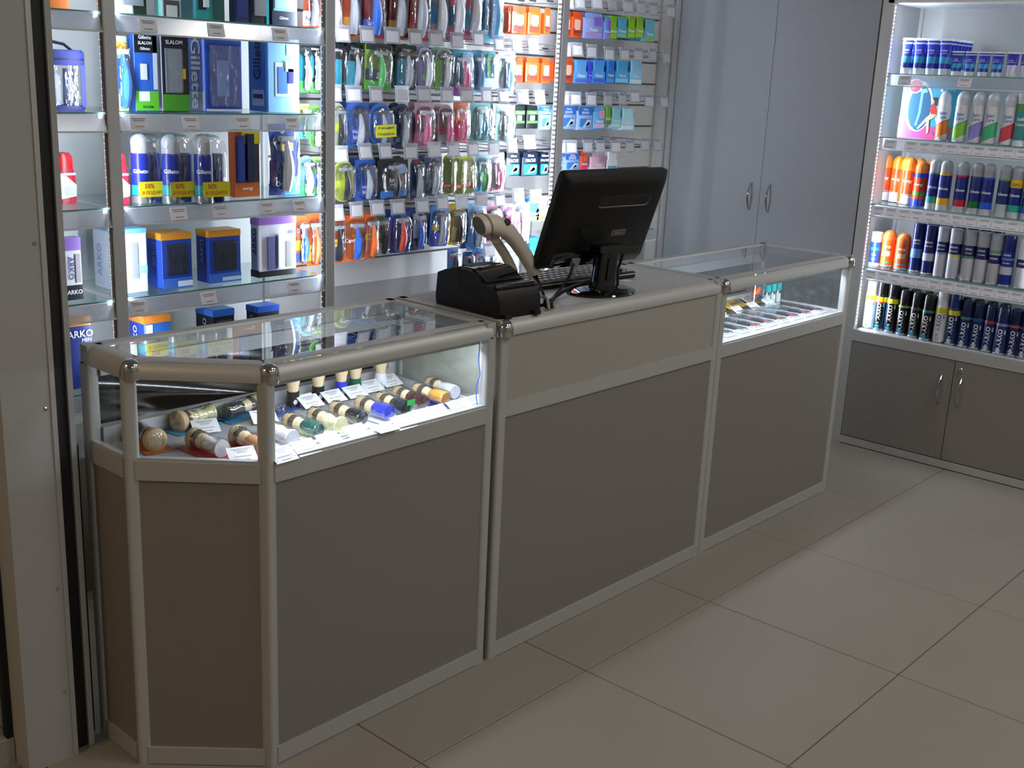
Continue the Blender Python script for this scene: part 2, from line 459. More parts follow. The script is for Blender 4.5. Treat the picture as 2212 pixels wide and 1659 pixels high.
# counter lamps: strips under the front top rails
for t, a, b, pw in ((cL, (.02, .05), (.64, .05), 3.2), (cR, (1.71, .05), (2.53, .05), 4.2)):
    s = part('lamp_channel', G().box(a[0], b[0], .030, .055, .846, .856), ALU2, t)
    led(s, (a[0], .046, .8455), (b[0], .046, .8455), (0, .3, -1), emit('led_white', (.85, .92, 1.0), 25.0), dot=.003)
    area('counter_lamp', ((a[0]+b[0])/2, .052, .842), (0, .35, -1), b[0]-a[0], .012, pw, COOL)
# back of the two glass counters: sliding-door track and black film
for t, x0, x1 in ((cL, LX0, LX1), (cR, 1.679, 2.556)):
    part('door_track', G().box(x0+.03, x1-.03, .345, .372, .835, .868), ALU2, t)
    part('door_track', G().box(x0+.03, x1-.03, .345, .372, ZG0-.004, ZG0+.03), ALU2, t)
def film(x0, x1, zmax, seed):
    rnd = random.Random(seed); nx, nz = 60, 24; g = G()
    ph = [(rnd.uniform(6, 24), rnd.uniform(35, 75), rnd.uniform(0, 6), rnd.uniform(.3, 1)) for _ in range(6)]
    for j in range(nz+1):
        for i in range(nx+1):
            x = x0+(x1-x0)*i/nx; z = ZG0-.002+(zmax-ZG0+.002)*j/nz
            w = sum(a*math.sin(kx*x+kz*z*1.3+p) for kx, kz, p, a in ph)
            g.v.append((x, max(.384, .396+.0045*w), z))
    for j in range(nz):
        for i in range(nx):
            q = j*(nx+1)+i; g.f.append((q, q+1, q+nx+2, q+nx+1))
    return g
for x0, x1, sd, lb in ((LX0+.03, LX1-.04, 2, 'brush'), (1.71, 2.52, 5, 'flat pack')):
    tag(part('plastic_film', film(x0, x1, .835, sd), FILM, None, True), 'black crinkled plastic film hung behind the %s counter' % lb, 'film')
# blue wire inside the left glass counter
tag(part('lamp_wire', G().tube([(.628, .02, .85), (.627, .022, .81), (.633, .02, .775), (.624, .024, .74), (.626, .02, .70), (.62, .03, .692)], .0014, 6), P('#3a62d8'), None, True), 'thin blue lamp wire hanging inside the brush counter', 'wire')

# ------------------------------------------------------------------ back wall shelving
YF, YB = 1.03, 1.345
ZA, ZB, ZC, ZD, ZE = 1.582, 1.332, 1.085, .836, .588
PX = (.265, .985, 2.09)
LEDW = emit('led_bright', (.88, .94, 1.0), 40.0)
LEDD = emit('led_dim_warm', (1.0, .72, .4), .8)
back = thing('display_shelving', 'tall aluminium display shelving with glass shelves behind the counters', 'shelving')
part('back_panel', G().box(-.75, .962, YB, YB+.02, .10, 2.3), BACKP, back)
part('back_panel', G().box(.982, 3.166, YB, YB+.02, .10, .735), BACKLOW, back)  # darker grey paints the shade on the flush wall below the slats
part('panel_profile', G().box(.962, .982, YB-.012, YB+.02, .10, 2.3), ALU2, back)
part('base_cabinet', G().box(-.75, 3.12, YF+.02, YB, .0, .40), PANEL, back)
for x in PX:
    p = part('post', lambda: G().prism(rrect(.036, .03, .004, 2), .0, 2.3), POSTM, back, key='bpost', loc=(x, YF, 0))
for x in PX:
    bright = x > 2
    s = thing('led_strip', ('bright white' if bright else 'dim') + ' LED strip down the side of the %s shelving post' % {.265: 'leftmost', .985: 'middle', 2.09: 'right'}[x], 'light', (x-.018, YF, .6))
    part('strip', G().box(-.003, 0, -.010, .008, 0, 1.6), GREYP, s)
    led(s, (-.003, .0, 0), (-.003, .0, 1.6), (-1, 0, 0), LEDW if bright else LEDD, dot=.0046 if bright else .0022, n=92)
# slatwall: every slat is a part
sw = thing('slatwall', 'white slatwall with horizontal grooves carrying the hook rows', 'wall panel')
part('groove_sheet', G().box(.982, 3.166, YB+.012, YB+.02, .735, 2.3), GROOVE, sw)
SP = .0933; Z0S = 1.739-SP*11
for k in range(0, 17):
    z0 = Z0S+SP*k
    if z0 < .70: z0_ = .737
    else: z0_ = z0+.004
    z1_ = min(Z0S+SP*(k+1)-.004, 2.3)
    if z1_-z0_ < .01: continue
    part('slat', (lambda h=z1_-z0_: G().box(.984, 3.148, YB-.003, YB+.012, 0, h)), SLAT, sw, key=('slat', round(z1_-z0_, 3)), loc=(0, 0, z0_))
part('edge_profile', G().box(3.146, 3.166, YB-.012, YB+.02, .4, 2.3), ALU2, sw)
# glass shelves with clear price rails: bays 0 and 1
def price_tag_geo(): return G().box(-.026, .026, -.0012, 0, -.018, .018)
def tag_lines(): 
    g = G()
    for z, w in ((.011, .02), (.006, .016), (-.010, .012)): g.box(-w, w, -.0018, -.0012, z-.0011, z+.0011)
    return g
def shelf(name, label, x0, x1, z, axis='x', tags=(), y0=YF, y1=YB, group=None):
    t = thing(name, label, 'shelf', group=group)
    part('glass_sheet', G().box(x0, x1, y0+.004, y1-.002, z-.006, z), SHELFG, t)
    part('front_edge', G().box(x0, x1, y0+.001, y0+.004, z-.006, z), GLASSEDGE, t)
    r = part('price_rail', G().prism([(y0-.001, z-.004), (y0-.004, z-.006), (y0-.013, z-.047), (y0-.010, z-.047)], x0, x1, 0), HOLDER, t)
    part('rail_edge', G().box(x0, x1, y0-.0165, y0-.009, z-.051, z-.047), WHITEP, t)
    part('shelf_support', G().box(x0, x0+.010, y0+.01, y0+.03, z-.016, z-.006), CHROME, t)
    part('shelf_support', G().box(x1-.010, x1, y0+.01, y0+.03, z-.016, z-.006), CHROME, t)
    for px, py in tags:
        q = at(px, py, 1, y0-.012)
        tg = part('price_tag', price_tag_geo, TAGP, t, key='ptag', loc=(q.x, y0-.0095, z-.026))
        tg.rotation_euler = (math.radians(-15.6), 0, 0)
        part('print_lines', tag_lines, INK, tg, key='ptagl')
    return t
SHN = {ZA: 'top', ZB: 'second', ZC: 'third', ZD: 'fourth', ZE: 'lowest'}
tagsB1 = {ZA: [(320, 48), (468, 61), (606, 68)], ZB: [(301, 259), (413, 258), (525, 254), (631, 255)], ZC: [(387, 453), (477, 447), (578, 442), (648, 438)], ZD: [(300, 656), (452, 635), (637, 612)], ZE: []}
for z in (ZA, ZB, ZC, ZD, ZE):
    shelf('glass_shelf', '%s glass shelf between the leftmost and middle shelving posts' % SHN[z], .285, .966, z, tags=tagsB1[z])
    shelf('glass_shelf', '%s glass shelf left of the leftmost shelving post, beside the black door seal' % SHN[z], -.55, .245, z, tags=[])
# lower right glass shelf behind the monitor
sh = shelf('glass_shelf', 'short glass shelf behind the monitor beside the grey wardrobe', 2.35, 2.905, .842, y0=1.12)

# strip lights of the shelving
def strip(x, y, z0, z1, d, p, col=COOL): area('shelf_strip_lamp', (x, y, (z0+z1)/2), (d[0], d[1], 0), .012, z1-z0, p*LED_P, col)
strip(.242, 1.03, .62, 2.1, (-.55, .83), 3.5)
strip(.290, 1.03, .62, 2.1, (.5, .86), 5.5)
strip(.958, 1.03, .62, 2.1, (-.62, .78), 6.0)
strip(1.010, 1.03, .62, 2.1, (.62, .78), 6.5)
strip(2.060, 1.03, .62, 2.1, (-.58, .81), 11.0)
strip(2.116, 1.03, .62, 2.1, (.62, .78), 8.0)

# ------------------------------------------------------------------ wardrobe on the right wall
XR = 3.166
wr = thing('wardrobe', 'tall grey double-door wardrobe in the corner of the shop', 'wardrobe', (XR, .77, 0))
part('body', G().box(.018, .34, -.474, .47, 0, 2.3), FRAMEP, wr)
def arch_handle():
    pts = []
    for i in range(13):
        t = i/12; z = (t-.5)*.125; pts.append((-.024*math.sin(PI*t)-.002, 0, z))
    g = G().tube(pts, [.0025+.0022*math.sin(PI*i/12) for i in range(13)], 8)
    for z in (-.058, .058): g.tube([(0, 0, z), (-.006, 0, z)], .0045, 8)
    return g
for y0, y1, hy in ((-.470, -.016, -.062), (-.014, .468, .030)):
    d = part('door', G().box(0, .018, y0, y1, .06, 2.28), DOORG, wr)
    part('handle', arch_handle, CHROME, d, True, 'arch', (0, hy, 1.003))
part('plinth', G().box(.03, .3, -.47, .46, 0, .06), ALU, wr)
tag(part('corner_profile', G().box(3.15, 3.164, 1.245, 1.262, 0, 2.3).box(3.148, 3.164, 1.268, 1.276, 0, 2.3).box(3.156, 3.168, 1.24, 1.276, 0, 2.3), ALU2), 'vertical aluminium corner profile between wardrobe and slatwall', 'profile')
tag(part('return_panel', G().box(3.152, 3.166, 1.277, 1.341, 0, 2.3), SLAT), 'narrow cream return panel between slatwall and corner profile', 'panel')

# ------------------------------------------------------------------ right display cabinet (faces -X)
Y1R, Y0R = .293, -.78
SR = (1.545, 1.297, 1.030, .768, .500)
rc = thing('display_cabinet', 'lit display cabinet of shaving cans with grey cupboard below', 'cabinet', (XR, 0, 0))
part('post', G().box(0, .03, Y1R-.045, Y1R, 0, 2.3), ALU, rc)
part('post', G().box(0, .03, Y0R, Y0R+.045, 0, 2.3), ALU, rc)
part('side_panel', G().box(.03, .335, Y1R-.020, Y1R-.004, 0, 2.3), BACKP, rc)
part('side_panel', G().box(.03, .335, Y0R+.004, Y0R+.020, 0, 2.3), BACKP, rc)
part('back_panel', G().box(.325, .34, Y0R+.02, Y1R-.02, .45, 2.3), BACKP, rc)
part('corner_profile', G().box(.313, .325, Y1R-.034, Y1R-.02, .5, 2.3), ALU2, rc)
part('base_top', G().box(.0, .325, Y0R+.045, Y1R-.045, .455, .5), ALU, rc)
part('base_deck', G().box(.004, .325, Y0R+.046, Y1R-.046, .5, .5015), DECK, rc)
part('cupboard_body', G().box(.02, .325, Y0R+.046, Y1R-.046, .05, .455), FRAMEP, rc)
part('plinth_rail', G().box(.002, .03, Y0R+.045, Y1R-.045, .004, .036), ALU, rc)
part('top_shelf', G().box(.0, .325, Y0R+.03, Y1R-.022, 1.81, 1.825), WHITEP, rc)
ys = -.192
for y0, y1, hy in ((ys+.0015, Y1R-.047, ys+.042), (Y0R+.047, ys-.0015, ys-.038)):
    d = part('door', G().box(.003, .019, y0, y1, .040, .452), PANEL, rc)
    part('handle', arch_handle, CHROME, d, True, 'arch', (.003, hy, .330))
    if hy < ys:
        k = part('lock', lambda: G().lathe([(.011, 0), (.011, .003), (.007, .005)], 14).xf(Matrix.Rotation(-PI/2, 4, 'Y')), CHROME, d, True, loc=(.003, ys-.030, .418))
        part('key', lambda: G().box(-.02, 0, -.001, .001, -.004, .004).box(-.022, -.018, -.001, .001, -.03, .0), CHROME, k)
s = thing('led_strip', 'white LED strip inside the left post of the can display cabinet', 'light', (XR+.004, Y1R-.045, .52))
part('strip', G().box(0, .012, -.003, 0, 0, 1.28), WHITEP, s)
led(s, (.006, -.003, 0), (.006, -.003, 1.28), (0, -1, 0), emit('led_cabinet', (.95, .95, 1.0), 6.0), dot=.0022, n=86)
area('cabinet_strip_lamp', (XR+.022, Y1R-.055, 1.16), (.55, -.85, 0), .012, 1.28, 8.0*LED_P, COOL)
area('cabinet_strip_lamp', (XR+.022, Y0R+.055, 1.16), (.3, 1, 0), .012, 1.28, 6.5*LED_P, COOL)
def tagR(): return G().box(-.0012, 0, -.026, .026, -.018, .018)
def tagRl():
    g = G()
    for z, w in ((.012, .02), (.007, .016), (-.011, .012)): g.box(-.0018, -.0012, -w, w, z-.0011, z+.0011)
    return g
for k, z in enumerate(SR[:4]):
    t = thing('glass_shelf', '%s glass shelf of the can display cabinet' % ('top', 'second', 'third', 'fourth')[k], 'shelf', (XR, 0, z))
    ya, yb = Y0R+.05, Y1R-.046
    part('glass_sheet', G().box(.014, .322, ya, yb, -.006, 0), SHELFG, t)
    part('front_edge', G().box(.011, .014, ya, yb, -.006, 0), GLASSEDGE, t)
    part('price_rail', G().prism([(.010, -.004), (.007, -.006), (-.002, -.047), (.001, -.047)], ya, yb-.01, 1), HOLDER, t)
    part('rail_edge', G().box(-.006, .001, ya, yb-.01, -.051, -.047), WHITEP, t)
    part('shelf_support', G().box(.005, .03, yb, yb+.010, -.016, -.002), CHROME, t)
    yy = [(1980, 0), (2110, 0)] if k == 0 else None
    ylist = [.165, -.07] if k == 0 else ([.19]+[.105-.0535*i for i in range(11)] if k == 1 else [.205-.0535*i for i in range(15)])
    for y in ylist:
        tg = part('price_tag', tagR, TAGP, t, key='ptagR', loc=(.0015, y, -.026)); tg.rotation_euler = (0, math.radians(12.4), 0)
        part('print_lines', tagRl, INK, tg, key='ptagRl')

# ------------------------------------------------------------------ cans and tubes in the right cabinet
CAN_KINDS = {}
def can(name, label, z, px, py, r, h, body, cap, style='dome', bands=(), texts=(), group=None, rim='#b9bbc0', ang=PI+.12, caph=None, rough=.3, mark=None):
    q = at(px, py, 2, z+.001)
    v = Vector((q.x-CAM.x, q.y-CAM.y)).normalized()
    c = Vector((q.x, q.y)) + v*r
    c.x = min(max(c.x, XR+.02+r), XR+.30-r)
    t = can_at(name, label, (c.x, c.y, z+.0005), r, h, body, cap, style, bands, texts, group, rim, ang, caph, rough)
    if mark:
        def swirl():
            g = G()
            for z0, hw, th in ((.012, .36, .005), (.019, .46, .004), (.0245, .28, .003)):
                b = len(g.v); n = 10
                for i in range(n+1):
                    u = i/n*2-1; a = ang-.1+hw*u; q_ = th*math.sqrt(max(0, 1-u*u))
                    g.v.append((r*1.014*math.cos(a), r*1.014*math.sin(a), z0-q_*.5)); g.v.append((r*1.014*math.cos(a), r*1.014*math.sin(a), z0+q_*.5+.0004))
                for i in range(n): g.f.append((b+2*i, b+2*i+2, b+2*i+3, b+2*i+1))
            return g
        part('gel_swirl', swirl, P(mark, .3), t, True, ('sw', round(r, 4)))
    return t
def can_at(name, label, loc, r, h, body, cap, style, bands, texts, group, rim, ang, caph, rough):
    t = thing(name, label, 'can', loc, 0, group)
    ch = caph or {'dome': .055, 'flat': .05, 'tall': .06, 'ball': .05}[style]
    hb = h-ch; k = (round(r, 4), round(h, 3), style, round(ch, 3))
    part('base_rim', lambda: G().lathe([(r*.93, 0), (r*1.0, .002), (r*1.0, .006), (r*.97, .008)], 24), mat('tin_rim', rim, .25, .8), t, True, ('rim', round(r, 4)))
    sh = .010
    part('body', lambda: G().lathe([(r*.96, .007), (r, .010), (r, hb-sh), (r*.97, hb-sh*.4), (r*.90, hb)], 28), P(body, rough), t, True, ('cb',)+k)
    def capg():
        if style == 'dome':
            pr = [(r*.93, hb-.004), (r*.95, hb), (r*.95, h-.022)]+[(r*.95*math.cos(a)**.8, h-.022+.022*math.sin(a)) for a in [PI/2*i/6 for i in range(1, 6)]]+[(.001, h)]
        elif style == 'flat':
            pr = [(r*.97, hb-.006), (r*.985, hb-.002), (r*.985, h-.004), (r*.94, h), (.001, h+.0005)]
        elif style == 'ball':
            pr = [(r*.95, hb-.004), (r*.99, hb+.002), (r*.98, h-.032)]+[(r*.98*math.cos(a), h-.032+.032*math.sin(a)) for a in [PI/2*i/7 for i in range(1, 7)]]+[(.001, h)]
        else:
            pr = [(r*.9, hb-.004), (r*.93, hb), (r*.90, h-.012), (r*.80, h-.003), (r*.6, h), (.001, h)]
        return G().lathe(pr, 24)
    part('cap', capg, CAPCLEAR if cap == 'clear' else P(cap, .28), t, True, ('cc',)+k)
    for bd in bands:
        z0, z1, col = bd[:3]; a0, a1 = (bd[3], bd[4]) if len(bd) > 3 and bd[3] is not None else (0, 2*PI)
        sl = bd[5] if len(bd) > 5 else 0
        part('label_band', lambda: band_cyl(G(), r*1.008, z0*hb, z1*hb, a0, a1, 24, sl), P(col, .3), t, True, ('bd', round(r, 4), round(hb, 3), z0, z1, a0, a1, sl))
    for tx in texts:
        s_, zc, hh, col = tx[:4]; rot = tx[4] if len(tx) > 4 else 0; da = tx[5] if len(tx) > 5 else 0
        part('lettering', lambda: text_cyl(G(), s_, r*1.016, zc*hb, hh, ang+da, rot), P(col, .4), t, False, ('tx', s_, round(r, 4), round(zc*hb, 3), hh, rot, round(ang+da, 2)))
    return t
R1 = .0243
Z1, Z2, Z3, Z4, Z5 = SR
# --- base row: tall gel and foam cans with a vertical word
row4 = [  # px, py, h, body, cap, stripe, band colour, lettering colour, drop colour, label
 (1875, 710, .214, '#dcdce6', '#e4e4ea', '#e88a3c', '#d9cf1f', '#1b2a7a', '#2a9fd6', 'white shaving can with yellow collar, first in the bottom can row'),
 (1897, 714, .214, '#0f1016', '#17171b', '#2a9fd6', '#d9cf1f', '#e8e8ee', '#2a9fd6', 'black shaving can with yellow collar and red line, next to the white one'),
 (1921, 719, .214, '#0e0f16', '#15151a', '#3aa6dd', '#cfc51d', '#e8e8ee', '#2a9fd6', 'black shaving can with yellow collar and blue side stripe'),
 (1946, 724, .188, '#0d0e12', '#121216', '#20324a', '#8a9a3a', '#e8e8ee', '#2a9fd6', 'shorter black shaving can with olive collar in the bottom row'),
 (1972, 729.5, .188, '#101013', '#141417', '#23252c', '#4a4d55', '#e8e8ee', '#2a9fd6', 'shorter black shaving can with grey collar in the bottom row'),
 (1997.5, 736, .188, '#0f1013', '#131316', '#20262a', '#3d7a78', '#e8e8ee', '#2a9fd6', 'shorter black shaving can with teal collar in the bottom row'),
 (2025.4, 741, .214, '#c9cad6', '#d4d4da', '#8f94a8', '#c9bf22', '#1b2350', '#9aa0b0', 'silver white shaving can with yellow collar in the bottom row'),
 (2051.5, 746, .212, '#14275c', '#152a66', '#7fb83a', '#c9bf22', '#e8e8ee', '#d5d9e6', 'navy shaving can with yellow collar and lime side stripe'),
 (2078.5, 751, .187, '#16275a', '#12204e', '#1f8a4a', '#2f8a7a', '#e8e8ee', '#d5d9e6', 'navy shaving can with green side stripe and teal collar'),
 (2104.5, 755.6, .187, '#15265a', '#11204e', '#3a7ad0', '#2a4aa0', '#e8e8ee', '#d5d9e6', 'navy shaving can with light blue side stripe and blue collar'),
 (2130.6, 761, .187, '#15245a', '#111f4c', '#1a2a6a', '#b8302a', '#e8e8ee', '#d5d9e6', 'navy shaving can with red collar in the bottom row'),
 (2156.6, 767, .187, '#14235a', '#101e4c', '#9fb0c8', '#6a7aa0', '#e8e8ee', '#d5d9e6', 'navy shaving can with grey blue collar in the bottom row'),
 (2183.6, 771, .187, '#15245a', '#111f4c', '#d08a2a', '#c8501f', '#e8e8ee', '#d5d9e6', 'navy shaving can with orange collar in the bottom row'),
 (2208, 776, .187, '#14235a', '#101e4c', '#c9a86a', '#3a4a86', '#e8e8ee', '#d5d9e6', 'navy shaving can with sand side stripe, last in the bottom row')]
for px, py, h, b, cp, st, bc, tc, dc, lb in row4:
    bands = [(.80, .93, bc)] if bc in ('#d9cf1f', '#cfc51d', '#c9bf22') else [(.90, .965, bc)]
    bands += [(.02, .80, st, PI+.12-1.55, PI+.12-1.1)]
    if 'red line' in lb: bands.append((.76, .795, '#b8302a'))
    can('shaving_can', lb, Z5+.0015, px, py, R1, h, b, cp, 'tall', bands,
        [('ARKO', .53, .0185, tc, 1, -.1), ('MEN', .72, .006, tc, 1, .62), ('gel', .22, .008, tc, 0, -.1)], mark=dc)
# --- fourth shelf
row3 = [
 (1887.5, 574, .140, '#20409a', '#cfd3de', 'flat', [(.0, .12, '#c9ccd4'), (.62, .74, '#2a6ac0')], [('GEL', .45, .008, '#e6e8f0'), ('AIR', .28, .007, '#e6e8f0')], 'short blue spray can with white cap, first on the fourth can shelf', .023),
 (1914.5, 577, .152, '#c8541a', '#cf6a2e', 'ball', [(.40, .58, '#b9a08a', PI-.5, PI+.75), (.16, .22, '#2f9a5a', PI-.5, PI+.7)], [('energy', .72, .010, '#f0e6dc')], 'stout orange shaving can with green dot, on the fourth can shelf', .030),
 (1945, 583, .150, '#c8541a', '#cf6a2e', 'ball', [(.40, .58, '#b9a08a', PI-.5, PI+.75), (.16, .22, '#5a8fd0', PI-.5, PI+.7)], [('energy', .72, .010, '#f0e6dc')], 'stout orange shaving can with blue dot, on the fourth can shelf', .030),
 (1975, 588, .198, '#191e62', '#141858', 'flat', [(.42, .68, '#5f86c8', PI-1.2, PI+1.3)], [('NIVEA', .93, .0075, '#e6e8f0'), ('FOR MEN', .84, .005, '#e6e8f0')], 'navy shaving can with light blue panel on the fourth can shelf', R1),
 (2001, 593.6, .198, '#191e62', '#141858', 'flat', [(.40, .62, '#b3b6c4', PI-1.2, PI+1.3)], [('NIVEA', .93, .0075, '#e6e8f0'), ('FOR MEN', .82, .005, '#e6e8f0')], 'navy shaving can with silver panel on the fourth can shelf', R1),
 (2027, 598, .198, '#b9bac4', '#a9abb8', 'flat', [(.70, 1.0, '#1a1f5e'), (.64, .695, '#6d93d0')], [('NIVEA', .90, .0075, '#e6e8f0'), ('FOR MEN', .79, .005, '#e6e8f0')], 'silver shaving can with navy collar and light blue line', R1),
 (2054, 603, .198, '#b9bac4', '#a9abb8', 'flat', [(.70, 1.0, '#1a1f5e'), (.64, .695, '#c9b93a')], [('NIVEA', .90, .0075, '#e6e8f0'), ('FOR MEN', .79, .005, '#e6e8f0')], 'silver shaving can with navy collar and yellow line', R1),
 (2080, 609, .198, '#b9bac4', '#a9abb8', 'flat', [(.70, 1.0, '#1a1f5e'), (.64, .695, '#2f8a6a')], [('NIVEA', .90, .0075, '#e6e8f0'), ('FOR MEN', .79, .005, '#e6e8f0')], 'silver shaving can with navy collar and green line', R1),
 (2108, 613, .198, '#b9bac4', '#a9abb8', 'flat', [(.66, 1.0, '#1a1f5e')], [('NIVEA', .90, .0075, '#e6e8f0'), ('FOR MEN', .79, .005, '#e6e8f0')], 'silver shaving can with plain navy collar on the fourth can shelf', R1),
 (2137, 617, .197, '#aeb0bc', '#a9abb8', 'flat', [(.60, .84, '#1a1f5e'), (.88, .97, '#5d9a86')], [('NIVEA', .74, .0075, '#e6e8f0')], 'silver shaving can with pale green band above navy band', R1),
 (2163, 621.5, .197, '#1d2a8a', '#1a2270', 'flat', [(.34, .56, '#b3b6c4', PI-1.2, PI+1.3), (.74, .80, '#5f86c8')], [('NIVEA', .88, .0075, '#e6e8f0'), ('FOR MEN', .66, .005, '#e6e8f0')], 'royal blue shaving can with silver panel on the fourth can shelf', R1),
 (2192, 629, .190, '#d3d5dc', '#e0e1e6', 'flat', [(.62, .86, '#1a1f5e', PI-.9, PI+1.0)], [('NIVEA', .74, .0085, '#e6e8f0')], 'stout white shaving can with navy label on the fourth can shelf', .029)]
for px, py, h, b, cp, stl, bd, tx, lb, r in row3:
    can('shaving_can', lb, Z4, px, py, r, h, b, cp, stl, bd, tx, caph=.036 if h < .16 else .058)
# --- third shelf
for k, (px, py, low, tag2) in enumerate([(1907, 433, '#3f9a4a', 'green'), (1931.7, 437, '#b9c4d6', 'white'), (1957, 442, '#5aa6c8', 'sky blue')]):
    can('shaving_can', 'orange shaving can with %s lower ring on the third can shelf' % tag2, Z3, px, py, R1+.001, .19, '#cf4a1c', '#d9781f', 'ball',
        [(.02, .20, '#b9b6bc'), (.20, .30, '#c9c4c0'), (.255, .29, low), (.52, .80, '#b9562a', PI-.6, PI+.75)], [('energy', .66, .011, '#f2ece6')])
can('shaving_can', 'orange and blue shaving can wrapped with a blue gift sleeve on the third shelf', Z3, 1981, 445.5, R1+.001, .182, '#c2461c', '#d0702a', 'ball',
    [(.0, .22, '#2440b0'), (.86, 1.0, '#2440b0'), (.34, .44, '#3f8a4a')], [('energy', .64, .010, '#f2ece6')])
gl = [(2010, 451, '#1f9a94', '#1f9a94', 'teal'), (2032.6, 455, '#d9a21f', '#d9a21f', 'yellow'), (2061, 460, '#c01f3a', '#c01f3a', 'crimson'), (2090, 464, '#1c4a66', '#1f6a2a', 'dark green'),
      (2116, 466.5, '#1f4fc0', '#2456c8', 'bright blue'), (2145, 471.6, '#5a9a3a', '#aeb3bc', 'lime'), (2174, 474, '#d9b81f', '#1fa08a', 'mustard sticker'), (2201, 478, '#b88a2a', '#2a58c8', 'bronze')]
for px, py, top, low, nm in gl:
    bd = [(.0, .16, '#b4b6bc'), (.16, .34, low), (.955, 1.0, top)]
    if 'sticker' in nm: bd.append((.80, .955, '#d9b81f'))
    tx = [('Gillette', .60, .010, '#dfe3ee')]
    if 'sticker' in nm: tx.append(('-50%', .875, .012, '#a02a1a'))
    if 'lime' in nm: tx = [('Gillette', .60, .010, '#dfe3ee')]
    can('shaving_can', 'navy shaving can with clear cap and %s collar on the third shelf' % nm, Z3, px, py, R1, .195, '#1a2a78' if 'lime' not in nm else '#22326a', 'clear', 'dome', bd, tx, caph=.052)
# cans standing behind the front rank of the third and fourth shelves
for k in range(4):
    can_at('shaving_can', 'orange capped shaving can in the second rank of the third can shelf', (XR+.148, .17-.054*k, Z3+.0005), R1+.001, .19, '#cf4a1c', '#d9781f', 'ball', [], [], 'second rank of orange cans', '#b9bbc0', PI, None, .3)
for k in range(6):
    can_at('shaving_can', 'navy capped shaving can in the second rank of the fourth can shelf', (XR+.13, .02-.052*k, Z4+.0005), R1, .20, '#191e62', '#141858', 'flat', [], [], 'second rank of navy cans', '#b9bbc0', PI, .058, .3)
for k in range(9):
    can_at('shaving_can', 'dark capped can in the second rank of the bottom row', (XR+.115, .10-.052*k, Z5+.002), R1, .19, '#101218', '#121218', 'tall', [], [], 'second rank of dark cans', '#b9bbc0', PI, .06, .3)
# --- second shelf: white tapered cans with coloured lower halves
sc = [(2032, 303, '#d9742a', '#b83a4a', 'orange'), (2060, 307, '#7fc03a', '#2f9a8a', 'lime green'), (2087, 309.7, '#8a86cc', '#6a5ab8', 'lilac'), (2115, 312, '#3fb07a', '#2f9a5a', 'mint green'), (2146, 315, '#d0404a', '#b82a6a', 'red pink')]
for px, py, c1, c2, nm in sc:
    can('shaving_can', 'white womens shaving can with %s lower half on the second shelf' % nm, Z2, px, py, R1+.0005, .192, '#cfd0d8', '#cdced8', 'ball',
        [(.02, .10, '#c4c2cc'), (.10, .46, c1, None, None, .014), (.46, .49, c2, None, None, .014)], [('Satin', .74, .012, '#4a5f9a', 0, 0), ('Care', .63, .012, '#4a5f9a')], caph=.05)
can('shaving_can', 'teal green can with white cap, after the white womens cans', Z2, 2175, 317, R1, .192, '#3f8a8a', '#cfd0d8', 'flat', [(.0, .14, '#c9d0d4'), (.82, 1.0, '#4f9a4a')], [('Soft', .64, .012, '#e6eef0'), ('Touch', .52, .012, '#e6eef0')], caph=.038)
can('shaving_can', 'orange red can with white cap, last on the second shelf', Z2, 2203, 319.6, R1, .192, '#c8522a', '#cfd0d8', 'flat', [(.0, .18, '#d8c8c0'), (.84, 1.0, '#a82f4a')], [('Soft', .64, .012, '#f0e6e6'), ('Touch', .52, .012, '#f0e6e6')], caph=.038)
